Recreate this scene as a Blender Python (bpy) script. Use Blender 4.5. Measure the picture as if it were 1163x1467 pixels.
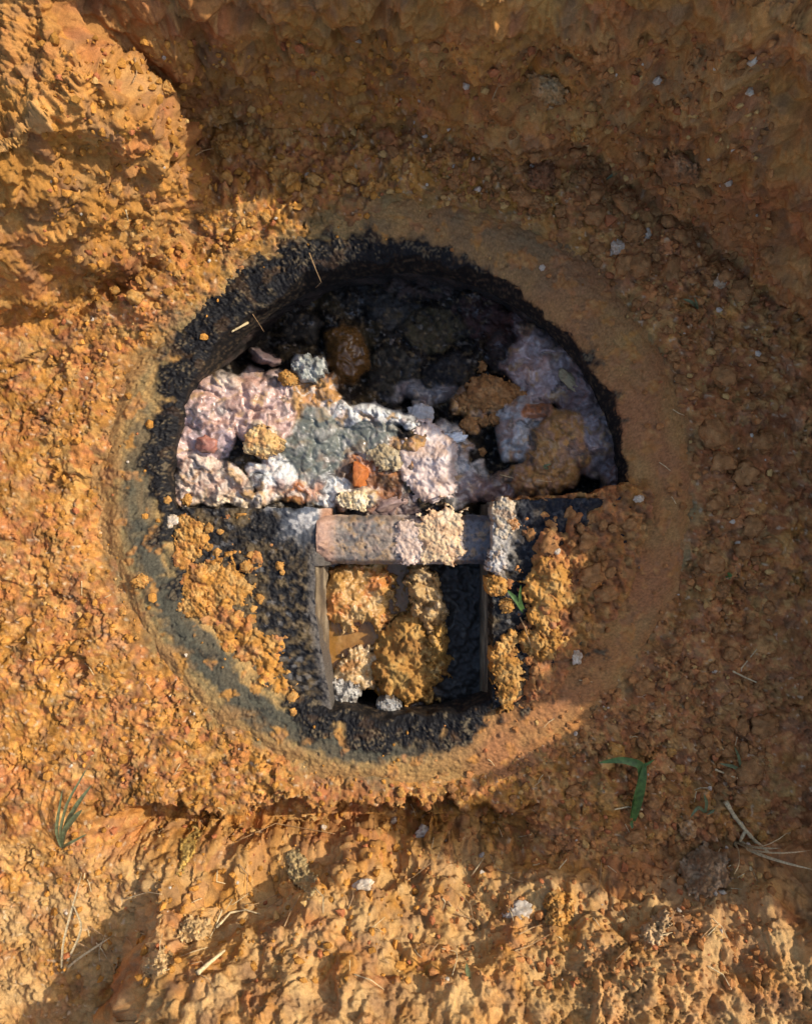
import bpy, bmesh, math, random
import numpy as np
from mathutils import Vector, Matrix

# ------------------------------------------------------------------ start
for o in list(bpy.data.objects):
    bpy.data.objects.remove(o, do_unlink=True)
scene = bpy.context.scene
COL = scene.collection
rng = np.random.default_rng(7)
random.seed(7)

# ------------------------------------------------------------------ camera
D = 1.2                      # camera height above the pit floor
S = D / 1000.0               # metres per photo pixel at floor level
CU, CV = 581.5, 733.5        # photo centre
cam_d = bpy.data.cameras.new('camera')
cam_d.sensor_fit = 'HORIZONTAL'
cam_d.sensor_width = 36.0
cam_d.lens = 36.0 * 1000.0 / 1163.0
cam_d.clip_start = 0.02
cam_d.clip_end = 500.0
cam = bpy.data.objects.new('camera', cam_d)
cam.location = (0, 0, D)
COL.objects.link(cam)
scene.camera = cam

# ------------------------------------------------------------------ sky, sun, exposure
SUN_EL = math.radians(36.0)
SUN_AZ = math.radians(20.0)  # anticlockwise from +X
world = bpy.data.worlds.new('World')
scene.world = world
world.use_nodes = True
wn = world.node_tree.nodes
bg = wn['Background']
sky = wn.new('ShaderNodeTexSky')
sky.sky_type = 'NISHITA'
sky.sun_disc = False
sky.dust_density = 2.0
sky.ozone_density = 0.7
sky.sun_elevation = SUN_EL
sky.sun_rotation = math.pi / 2 - SUN_AZ
world.node_tree.links.new(sky.outputs[0], bg.inputs[0])
bg.inputs[1].default_value = 0.15
sun_d = bpy.data.lights.new('sun', 'SUN')
sun_d.energy = 2.85
sun_d.angle = math.radians(0.5)
sun_d.color = (1.0, 0.93, 0.82)
sun = bpy.data.objects.new('sun', sun_d)
sdir = Vector((math.cos(SUN_AZ) * math.cos(SUN_EL), math.sin(SUN_AZ) * math.cos(SUN_EL), math.sin(SUN_EL)))
sun.rotation_euler = sdir.to_track_quat('Z', 'Y').to_euler()
sun.location = sdir * 8
COL.objects.link(sun)
vs = scene.view_settings
vs.view_transform = 'Standard'
vs.look = 'None'
vs.exposure = 0.95
vs.gamma = 1.0
vs.use_curve_mapping = False

# ------------------------------------------------------------------ numpy noise
_P = np.random.default_rng(11).permutation(256)
_P = np.concatenate([_P, _P, _P]).astype(np.int64)
_G2 = np.stack([np.cos(np.arange(256) * 2 * np.pi / 256 * 7.31), np.sin(np.arange(256) * 2 * np.pi / 256 * 7.31)], 1)
_g3 = np.random.default_rng(5).normal(size=(256, 3))
_G3 = _g3 / np.linalg.norm(_g3, axis=1)[:, None]
_R = np.random.default_rng(3).random((256, 4))

def perlin2(x, y, seed=0):
    x = x + seed * 17.17; y = y + seed * 31.7
    xi = np.floor(x).astype(np.int64); yi = np.floor(y).astype(np.int64)
    xf = x - xi; yf = y - yi
    xi &= 255; yi &= 255
    a = xf * xf * xf * (xf * (xf * 6 - 15) + 10); b = yf * yf * yf * (yf * (yf * 6 - 15) + 10)
    def g(dx, dy):
        h = _P[_P[(xi + dx) & 255] + ((yi + dy) & 255)] & 255
        gv = _G2[h]
        return gv[..., 0] * (xf - dx) + gv[..., 1] * (yf - dy)
    n0 = g(0, 0) * (1 - a) + g(1, 0) * a
    n1 = g(0, 1) * (1 - a) + g(1, 1) * a
    return (n0 * (1 - b) + n1 * b) * 1.5

def fbm(x, y, oct=4, seed=0, gain=0.5):
    t = 0; a = 1.0
    for k in range(oct):
        t = t + a * perlin2(x, y, seed + k * 3.3); x = x * 2.03; y = y * 2.03; a *= gain
    return t

def billow(x, y, oct=3, seed=0, gain=0.5):
    t = 0; a = 1.0
    for k in range(oct):
        t = t + a * (1 - np.abs(perlin2(x, y, seed + k * 3.3)) * 2.2); x = x * 2.03; y = y * 2.03; a *= gain
    return t

def perlin3(p, seed=0):
    p = p + np.array([seed * 13.7, seed * 5.3, seed * 9.1])
    i = np.floor(p).astype(np.int64); f = p - i; i &= 255
    w = f * f * f * (f * (f * 6 - 15) + 10)
    def g(dx, dy, dz):
        h = _P[_P[_P[(i[:, 0] + dx) & 255] + ((i[:, 1] + dy) & 255)] + ((i[:, 2] + dz) & 255)] & 255
        return (_G3[h] * (f - np.array([dx, dy, dz]))).sum(1)
    def mx(a, b, t): return a * (1 - t) + b * t
    x00 = mx(g(0,0,0), g(1,0,0), w[:,0]); x10 = mx(g(0,1,0), g(1,1,0), w[:,0])
    x01 = mx(g(0,0,1), g(1,0,1), w[:,0]); x11 = mx(g(0,1,1), g(1,1,1), w[:,0])
    return mx(mx(x00, x10, w[:,1]), mx(x01, x11, w[:,1]), w[:,2]) * 1.4

def fbm3(p, oct=4, seed=0, gain=0.5):
    t = 0; a = 1.0
    for k in range(oct):
        t = t + a * perlin3(p, seed + k * 2.7); p = p * 2.03; a *= gain
    return t

def worley(x, y, seed=0):
    """F1, F2 and four random numbers of the nearest cell"""
    xi = np.floor(x).astype(np.int64); yi = np.floor(y).astype(np.int64)
    f1 = np.full(x.shape, 9.0); f2 = np.full(x.shape, 9.0); idn = np.zeros(x.shape, np.int64)
    for dx in (-1, 0, 1):
        for dy in (-1, 0, 1):
            cx = xi + dx; cy = yi + dy
            h = _P[_P[(cx + seed * 7) & 255] + ((cy + seed * 13) & 255)] & 255
            r = _R[h]
            d = np.hypot(cx + r[..., 0] - x, cy + r[..., 1] - y)
            nearer = d < f1
            f2 = np.where(nearer, f1, np.minimum(f2, d))
            idn = np.where(nearer, (h * 37 + 11) & 255, idn)
            f1 = np.where(nearer, d, f1)
    return f1, f2, _R[idn]

def worley3(p, seed=0):
    i = np.floor(p).astype(np.int64)
    f1 = np.full(len(p), 9.0); f2 = np.full(len(p), 9.0); idn = np.zeros(len(p), np.int64)
    for dx in (-1, 0, 1):
        for dy in (-1, 0, 1):
            for dz in (-1, 0, 1):
                cx = i + np.array([dx, dy, dz])
                h = _P[_P[_P[(cx[:, 0] + seed) & 255] + (cx[:, 1] & 255)] + (cx[:, 2] & 255)] & 255
                d = np.linalg.norm(cx + _R[h][:, :3] - p, axis=1)
                nr = d < f1
                f2 = np.where(nr, f1, np.minimum(f2, d)); idn = np.where(nr, (h * 37 + 11) & 255, idn); f1 = np.where(nr, d, f1)
    return f1, f2, _R[idn]

def sstep(a, b, x):
    t = np.clip((x - a) / (b - a), 0, 1)
    return t * t * (3 - 2 * t)

def mixc(c, d, w):
    return c * (1 - w[..., None]) + np.asarray(d, float) * w[..., None]

def crumbs(u, v, size, amp, seed, dens=0.7):
    """rounded clods of one size: height and per-clod random"""
    wu = u + 0.25 * size * perlin2(u / size * 1.3, v / size * 1.3, seed + 1)
    wv = v + 0.25 * size * perlin2(u / size * 1.3, v / size * 1.3, seed + 2)
    f1, f2, r = worley(wu / size, wv / size, seed)
    rad = 0.3 + 0.35 * r[..., 2]
    on = r[..., 3] < dens
    h = np.sqrt(np.clip(1 - (f1 / rad) ** 2, 0, 1)) * np.where(on, rad, 0) * amp * 2
    return h, r, f2 - f1

# ------------------------------------------------------------------ materials
def mat_attr(name, spec=0.3, bump=((700, 0.35, 0.0012),), var=((260, 0.35), (1200, 0.3)), sss=0.0, coat=0.0, gloss_noise=0.0, wetspec=False):
    m = bpy.data.materials.new(name); m.use_nodes = True
    nt = m.node_tree; N = nt.nodes; L = nt.links
    b = N['Principled BSDF']
    at = N.new('ShaderNodeAttribute'); at.attribute_name = 'Col'
    ar = N.new('ShaderNodeAttribute'); ar.attribute_name = 'Rgh'
    tc = N.new('ShaderNodeTexCoord')
    col = at.outputs['Color']
    for sc, am in var:
        n = N.new('ShaderNodeTexNoise'); n.inputs['Scale'].default_value = sc; n.inputs['Detail'].default_value = 4
        n.inputs['Roughness'].default_value = 0.65
        L.new(tc.outputs['Object'], n.inputs['Vector'])
        mr = N.new('ShaderNodeMapRange'); mr.inputs[1].default_value = 0.25; mr.inputs[2].default_value = 0.75
        mr.inputs[3].default_value = 1 - am; mr.inputs[4].default_value = 1 + am
        L.new(n.outputs['Fac'], mr.inputs[0])
        mx = N.new('ShaderNodeVectorMath'); mx.operation = 'SCALE'
        L.new(col, mx.inputs[0]); L.new(mr.outputs[0], mx.inputs['Scale'])
        col = mx.outputs[0]
    L.new(col, b.inputs['Base Color'])
    if gloss_noise > 0:
        n = N.new('ShaderNodeTexNoise'); n.inputs['Scale'].default_value = 220; n.inputs['Detail'].default_value = 3
        L.new(tc.outputs['Object'], n.inputs['Vector'])
        mr = N.new('ShaderNodeMapRange'); mr.inputs[1].default_value = 0.3; mr.inputs[2].default_value = 0.7
        mr.inputs[3].default_value = 1 - gloss_noise; mr.inputs[4].default_value = 1 + gloss_noise
        L.new(n.outputs['Fac'], mr.inputs[0])
        mm = N.new('ShaderNodeMath'); mm.operation = 'MULTIPLY'; mm.use_clamp = True
        L.new(ar.outputs['Fac'], mm.inputs[0]); L.new(mr.outputs[0], mm.inputs[1])
        L.new(mm.outputs[0], b.inputs['Roughness'])
    else:
        L.new(ar.outputs['Fac'], b.inputs['Roughness'])
    b.inputs['Specular IOR Level'].default_value = spec
    if wetspec:      # wet parts (low roughness) reflect, matt parts hardly do
        ws = N.new('ShaderNodeMapRange'); ws.inputs[1].default_value = 0.3; ws.inputs[2].default_value = 0.8; ws.inputs[3].default_value = spec; ws.inputs[4].default_value = 0.04
        L.new(ar.outputs['Fac'], ws.inputs[0]); L.new(ws.outputs[0], b.inputs['Specular IOR Level'])
    if sss > 0:
        b.inputs['Subsurface Weight'].default_value = sss
        b.inputs['Subsurface Radius'].default_value = (0.006, 0.004, 0.003)
        b.inputs['Subsurface Scale'].default_value = 0.6
    if coat > 0:
        b.inputs['Coat Weight'].default_value = coat
        b.inputs['Coat Roughness'].default_value = 0.12
    prev = None
    for sc, st, dist in bump:
        n = N.new('ShaderNodeTexNoise'); n.inputs['Scale'].default_value = sc; n.inputs['Detail'].default_value = 5
        n.inputs['Roughness'].default_value = 0.6
        L.new(tc.outputs['Object'], n.inputs['Vector'])
        bp = N.new('ShaderNodeBump'); bp.inputs['Strength'].default_value = st; bp.inputs['Distance'].default_value = dist
        L.new(n.outputs['Fac'], bp.inputs['Height'])
        if prev: L.new(prev, bp.inputs['Normal'])
        prev = bp.outputs[0]
    if prev: L.new(prev, b.inputs['Normal'])
    return m

M_SOIL = mat_attr('soil', 0.05, ((500, 0.6, 0.003), (1500, 0.5, 0.0012)), ((180, 0.22), (900, 0.3)))
M_RIM = mat_attr('sandy_concrete', 0.08, ((350, 0.3, 0.0015), (1600, 0.5, 0.0008)), ((120, 0.25), (1000, 0.3)))
M_TAR = mat_attr('black_tar', 0.14, ((900, 0.6, 0.0012), (2200, 0.6, 0.0008)), ((200, 0.4), (900, 0.4)), gloss_noise=0.5)
M_CONC = mat_attr('wet_concrete', 0.4, ((300, 0.4, 0.002), (1200, 0.4, 0.001)), ((90, 0.25), (700, 0.3)), gloss_noise=0.3)
M_SLUDGE = mat_attr('sludge', 0.5, ((140, 0.16, 0.003), (700, 0.2, 0.0012)), ((150, 0.25), (800, 0.28)), gloss_noise=0.4, wetspec=True)
M_FAT = mat_attr('congealed_fat', 0.4, ((200, 0.25, 0.003), (900, 0.25, 0.0012)), ((120, 0.12), (700, 0.16)), sss=0.15, gloss_noise=0.35)
M_STONE = mat_attr('stone', 0.25, ((200, 0.4, 0.002), (900, 0.4, 0.001)), ((60, 0.15), (500, 0.2)))
M_WATER = mat_attr('murky_water', 0.5, ((60, 0.15, 0.002),), ((40, 0.2), (300, 0.2)))

def mat_plain(name, colr, rough=0.7, spec=0.3, trans=0.0, scale=300):
    m = bpy.data.materials.new(name); m.use_nodes = True
    nt = m.node_tree; N = nt.nodes; L = nt.links; b = N['Principled BSDF']
    tc = N.new('ShaderNodeTexCoord'); n = N.new('ShaderNodeTexNoise'); n.inputs['Scale'].default_value = scale; n.inputs['Detail'].default_value = 4
    L.new(tc.outputs['Object'], n.inputs['Vector'])
    r = N.new('ShaderNodeValToRGB')
    c = np.array(colr)
    r.color_ramp.elements[0].position = 0.3; r.color_ramp.elements[1].position = 0.7
    r.color_ramp.elements[0].color = (*(c * 0.6), 1); r.color_ramp.elements[1].color = (*(np.clip(c * 1.35, 0, 0.9)), 1)
    L.new(n.outputs['Fac'], r.inputs[0]); L.new(r.outputs[0], b.inputs['Base Color'])
    b.inputs['Roughness'].default_value = rough; b.inputs['Specular IOR Level'].default_value = spec
    if trans > 0:
        t = N.new('ShaderNodeBsdfTranslucent'); L.new(r.outputs[0], t.inputs[0])
        ms = N.new('ShaderNodeMixShader'); ms.inputs[0].default_value = trans
        L.new(b.outputs[0], ms.inputs[1]); L.new(t.outputs[0], ms.inputs[2]); L.new(ms.outputs[0], N['Material Output'].inputs[0])
    return m

M_ROOT = mat_plain('dry_root', (0.33, 0.2, 0.09), 0.85)
M_STRAW = mat_plain('dry_straw', (0.5, 0.38, 0.2), 0.7)
M_LEAF = mat_plain('green_blade', (0.08, 0.15, 0.035), 0.45, 0.4, 0.3, 120)
M_LEAFD = mat_plain('dull_green_blade', (0.17, 0.2, 0.09), 0.5, 0.4, 0.3, 120)

# ------------------------------------------------------------------ mesh helpers
def tag(o, label=None, cat=None, group=None, kind=None):
    if label: o['label'] = label
    if cat: o['category'] = cat
    if group: o['group'] = group
    if kind: o['kind'] = kind
    return o

def make_mesh(name, V, loops, sizes, col=None, rgh=None, smooth=True):
    me = bpy.data.meshes.new(name)
    V = np.ascontiguousarray(V, np.float32); loops = np.ascontiguousarray(loops, np.int32).ravel(); sizes = np.asarray(sizes, np.int32)
    me.vertices.add(len(V)); me.vertices.foreach_set('co', V.ravel())
    me.loops.add(len(loops)); me.loops.foreach_set('vertex_index', loops)
    me.polygons.add(len(sizes))
    st = np.zeros(len(sizes), np.int32); st[1:] = np.cumsum(sizes)[:-1]
    me.polygons.foreach_set('loop_start', st)
    if isinstance(smooth, bool): smooth = np.full(len(sizes), smooth)
    me.polygons.foreach_set('use_smooth', smooth)
    me.update(calc_edges=True)
    if col is not None:
        a = me.attributes.new('Col', 'FLOAT_COLOR', 'POINT')
        c4 = np.ones((len(V), 4), np.float32); c4[:, :3] = np.clip(col, 0.002, 0.95)
        a.data.foreach_set('color', c4.ravel())
        a = me.attributes.new('Rgh', 'FLOAT', 'POINT')
        a.data.foreach_set('value', np.clip(np.broadcast_to(rgh, (len(V),)), 0.03, 1).astype(np.float32))
    return me

def link(name, me, mat, parent=None):
    o = bpy.data.objects.new(name, me); COL.objects.link(o)
    if mat and not me.materials: me.materials.append(mat)
    if parent: o.parent = parent
    return o

def grid_mesh(name, P, col, rgh, cells=None, skirt=None):
    """P (h,w,3) rows go down the picture; cells bool (h-1,w-1); skirt = z of the lower edge of vertical sides"""
    h, w = P.shape[:2]
    if cells is None: cells = np.ones((h - 1, w - 1), bool)
    idx = np.arange(h * w).reshape(h, w)
    q = np.stack([idx[:-1, :-1], idx[1:, :-1], idx[1:, 1:], idx[:-1, 1:]], -1)[cells]
    V = P.reshape(-1, 3); C = col.reshape(-1, 3); R = np.broadcast_to(rgh, (h, w)).reshape(-1)
    smooth = np.ones(len(q), bool)
    if skirt is not None:
        c = np.pad(cells, 1)
        core = c[1:-1, 1:-1]
        ed = []
        I = idx
        for nb, a, b in ((c[:-2, 1:-1], I[:-1, 1:], I[:-1, :-1]), (c[2:, 1:-1], I[1:, :-1], I[1:, 1:]),
                         (c[1:-1, :-2], I[:-1, :-1], I[1:, :-1]), (c[1:-1, 2:], I[1:, 1:], I[:-1, 1:])):
            mk = core & ~nb
            ed.append(np.stack([a[mk], b[mk]], 1))
        ed = np.concatenate(ed)
        n = len(ed); b0 = len(V)
        ta = V[ed[:, 0]]; tb = V[ed[:, 1]]
        ba = ta.copy(); bb = tb.copy(); ba[:, 2] = skirt; bb[:, 2] = skirt
        ks = 6
        rows = []
        for k in range(ks + 1):
            f = k / ks
            rows.append((ta * (1 - f) + ba * f, tb * (1 - f) + bb * f))
        add = []; qs = []
        for k in range(ks + 1):
            add += [rows[k][0], rows[k][1]]
        V = np.concatenate([V] + add)
        C = np.concatenate([C] + [C[ed[:, 0]], C[ed[:, 1]]] * (ks + 1)); R = np.concatenate([R] + [R[ed[:, 0]], R[ed[:, 1]]] * (ks + 1))
        k0 = np.arange(n)
        for k in range(ks):
            A = b0 + 2 * k * n + k0; B = A + n; A2 = A + 2 * n; B2 = B + 2 * n
            qs.append(np.stack([A, A2, B2, B], 1)[:, ::-1])
        q = np.concatenate([q] + [x[:, ::-1] for x in qs])
        smooth = np.concatenate([smooth, np.zeros(n * ks, bool)])
    used = np.zeros(len(V), bool); used[q.ravel()] = True
    rem = np.cumsum(used) - 1
    return make_mesh(name, V[used], rem[q], np.full(len(q), 4), C[used], R[used], smooth)

def to_floor(px, py, z):
    f = (D - z) / D
    return CU + (px - CU) * f, CV + (py - CV) * f

def W(px, py, z=0.0):
    f = (D - z) / D
    return np.array([(px - CU) * S * f, (CV - py) * S * f, z])

def worldgrid(u, v, z):
    return np.stack([(u - CU) * S, (CV - v) * S, z], -1)

# ------------------------------------------------------------------ soil colour
OCHRE = np.array([0.40, 0.182, 0.038]); BROWN = np.array([0.34, 0.148, 0.050]); RED = np.array([0.37, 0.130, 0.050])
PALE = np.array([0.49, 0.29, 0.10]); DARKS = np.array([0.16, 0.075, 0.03])

def soil_color(u, v, ids, rednes=0.0, seed=0, noises=None):
    n1 = fbm(u / 170, v / 170, 3, 21 + seed); n2 = fbm(u / 40, v / 40, 3, 22 + seed); n3 = fbm(u / 14, v / 14, 2, 23 + seed)
    if noises is not None: n1, n2, n3 = noises(n1, n2, n3)
    c = np.broadcast_to(OCHRE, u.shape + (3,)).copy()
    c = mixc(c, BROWN, np.clip(0.25 + n1 * 0.5 + n2 * 0.25 + rednes * 0.75, 0, 1))
    c = mixc(c, RED, np.clip(n2 * 0.5 + rednes * 0.35 - 0.05, 0, 0.6))
    c = mixc(c, PALE, np.clip(n3 * 0.7 - 0.15, 0, 0.6))
    c = mixc(c, (0.23, 0.130, 0.068), np.clip((n2 * 0.8 - n3 * 0.9 - 0.1) * 1.1, 0, 0.55))
    for r in ids:
        c = c * (0.78 + 0.44 * r[..., 1])[..., None]
        c = mixc(c, PALE, np.where(r[..., 0] > 0.93, 0.35, 0.0))
        c = mixc(c, RED, np.where(r[..., 0] < 0.10, 0.45, 0.0))
    return c

# ------------------------------------------------------------------ ground: pit floor, pit walls, near lip, surroundings
RC = (571.0, 700.0); R_IN = 331.0; R_OUT = 424.0
PIT = np.array([(-140, 480), (95, 446), (190, 388), (275, 340), (314, 305), (292, 250), (258, 205), (330, 172), (450, 190), (600, 212), (740, 236), (850, 268),
                (950, 325), (1040, 378), (1120, 440), (1200, 520), (1240, 700), (1235, 900), (1215, 1060), (1150, 1185), (1000, 1212),
                (860, 1205), (740, 1228), (600, 1222), (470, 1215), (330, 1222), (205, 1216), (182, 1290), (150, 1500), (100, 1650), (-140, 1650)], float)

def poly_dist(u, v, poly):
    d = np.full(u.shape, 1e9); inside = np.zeros(u.shape, bool)
    n = len(poly)
    for i in range(n):
        a = poly[i]; b = poly[(i + 1) % n]
        e = b - a; t = np.clip(((u - a[0]) * e[0] + (v - a[1]) * e[1]) / (e @ e), 0, 1)
        d = np.minimum(d, np.hypot(u - a[0] - t * e[0], v - a[1] - t * e[1]))
        c = ((a[1] > v) != (b[1] > v))
        with np.errstate(divide='ignore', invalid='ignore'):
            xs = a[0] + (v - a[1]) * e[0] / (e[1] if e[1] != 0 else 1e-9)
        inside ^= c & (u < xs)
    return np.where(inside, -d, d)

def axis(lo, hi, step, far):
    a = list(np.arange(lo, hi + step, step)); s = step; x = a[-1]
    up = []
    while x < far: s *= 1.15; x += s; up.append(x)
    s = step; x = lo; dn = []
    while x > -far: s *= 1.15; x -= s; dn.append(x)
    return np.array(dn[::-1] + a + up)

def plates(u, v, size, seed, warp=0.3, gap=0.30):
    """angular broken clods: flat tilted tops with gaps between them, 0..1"""
    wu = u + warp * size * fbm(u / size * 1.1, v / size * 1.1, 2, seed + 1)
    wv = v + warp * size * fbm(u / size * 1.1, v / size * 1.1, 2, seed + 2)
    f1, f2, r = worley(wu / size, wv / size, seed)
    top = sstep(0, gap, f2 - f1)
    tilt = ((wu / size) % 1 - .5) * (r[..., 1] - .5) + ((wv / size) % 1 - .5) * (r[..., 0] - .5)
    return top * (0.35 + 0.65 * r[..., 2]) , r, f2 - f1

def ground_base(u, v):
    wu = u + 22 * fbm(u / 190, v / 190, 2, 1, 0.4); wv = v + 22 * fbm(u / 190, v / 190, 2, 3, 0.4)
    d = poly_dist(wu, wv, PIT)
    low = sstep(1060, 1200, v) * sstep(150, 330, u)           # the near lip rises more gently
    wid = 62 + 190 * low + 140 * sstep(1180, 1260, v) * sstep(330, 200, u)
    top = 0.36 + 0.05 * fbm(u / 260, v / 260, 2, 6)
    t = np.clip(d / wid, 0, 1)
    rise = top * np.where(low > 0.5, t ** 0.8, t ** 1.0 * (1.25 - 0.25 * t))
    rise = np.where(d > 0, rise, 0)
    lump = np.exp(-(((u - 200) / 110) ** 2 + ((v - 300) / 110) ** 2))
    rise = rise * (1 - 0.22 * lump)
    z = 0.008 * fbm(u / 140, v / 140, 3, 8) + rise
    vt = v + 14 * fbm(u / 60, v / 60, 4, 12, 0.6)
    z -= 0.10 * sstep(1160, 1170, vt) * sstep(1250, 1200, vt) * sstep(120, 190, u + 20 * fbm(u / 50, v / 50, 2, 13)) * sstep(820, 700, u)
    z += 0.018 * np.exp(-((d + 25) / 45) ** 2) * sstep(1100, 900, v)
    up_left = np.exp(-(((u - 400) / 130) ** 2 + ((v - 305) / 50) ** 2)) + np.exp(-(((u - 215) / 90) ** 2 + ((v - 430) / 60) ** 2))
    up_left = np.clip(up_left, 0, 1)
    z += 0.020 * up_left
    z -= 0.055 * np.exp(-((d + 8) / 13) ** 2) * np.exp(-(((u - 175) / 75) ** 2 + ((v - 418) / 50) ** 2))
    return z, d, up_left

# smooth base shape on a lookup grid, then one fine sheet whose points are spread evenly over floor and walls
LU0, LV0, LST = -700.0, -700.0, 2.5
lu = np.arange(LU0, 2000, LST); lv = np.arange(LV0, 2300, LST)
LU, LV = np.meshgrid(lu, lv)
LZ, LD, LUP = ground_base(LU, LV)
_dv, _du = np.gradient(LZ, LST * S); _nl = np.sqrt(_du ** 2 + _dv ** 2 + 1)
_gv, _gu = np.gradient(LD, LST); _gl = np.hypot(_gu, _gv) + 1e-6
_up = np.clip(LZ, 0, 1) / S
LK = np.stack([LZ, LD, LUP, -_du / _nl, _dv / _nl, 1 / _nl, _gu / _gl * _up, _gv / _gl * _up], -1)
def look(u, v, chans):
    x = np.clip((u - LU0) / LST, 0, len(lu) - 1.001); y = np.clip((v - LV0) / LST, 0, len(lv) - 1.001)
    i = x.astype(np.int64); j = y.astype(np.int64); fx = x - i; fy = y - j
    if isinstance(chans, int):
        K = LK[..., chans]
    else:
        K = LK[..., chans]; fx = fx[..., None]; fy = fy[..., None]
    return (K[j, i] * (1 - fx) + K[j, i + 1] * fx) * (1 - fy) + (K[j + 1, i] * (1 - fx) + K[j + 1, i + 1] * fx) * fy

def ground_sheet(p, q):
    """floor coordinates of the base surface seen along each ray p,q"""
    lo = np.full(p.shape, 0.55); hi = np.full(p.shape, 0.55); done = np.zeros(p.shape, bool)
    prev = 0.55
    for zt in np.linspace(0.54, -0.10, 33):
        f = (D - zt) / D
        below = look(CU + (p - CU) * f, CV + (q - CV) * f, 0) >= zt
        new = below & ~done
        lo = np.where(new, zt, lo); hi = np.where(new, prev, hi); done |= below; prev = zt
    lo = np.where(done, lo, -0.1); hi = np.where(done, hi, -0.08)
    for _ in range(7):
        m = (lo + hi) / 2; f = (D - m) / D
        below = look(CU + (p - CU) * f, CV + (q - CV) * f, 0) >= m
        lo = np.where(below, m, lo); hi = np.where(below, hi, m)
    f = (D - lo) / D
    return CU + (p - CU) * f, CV + (q - CV) * f, lo

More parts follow.
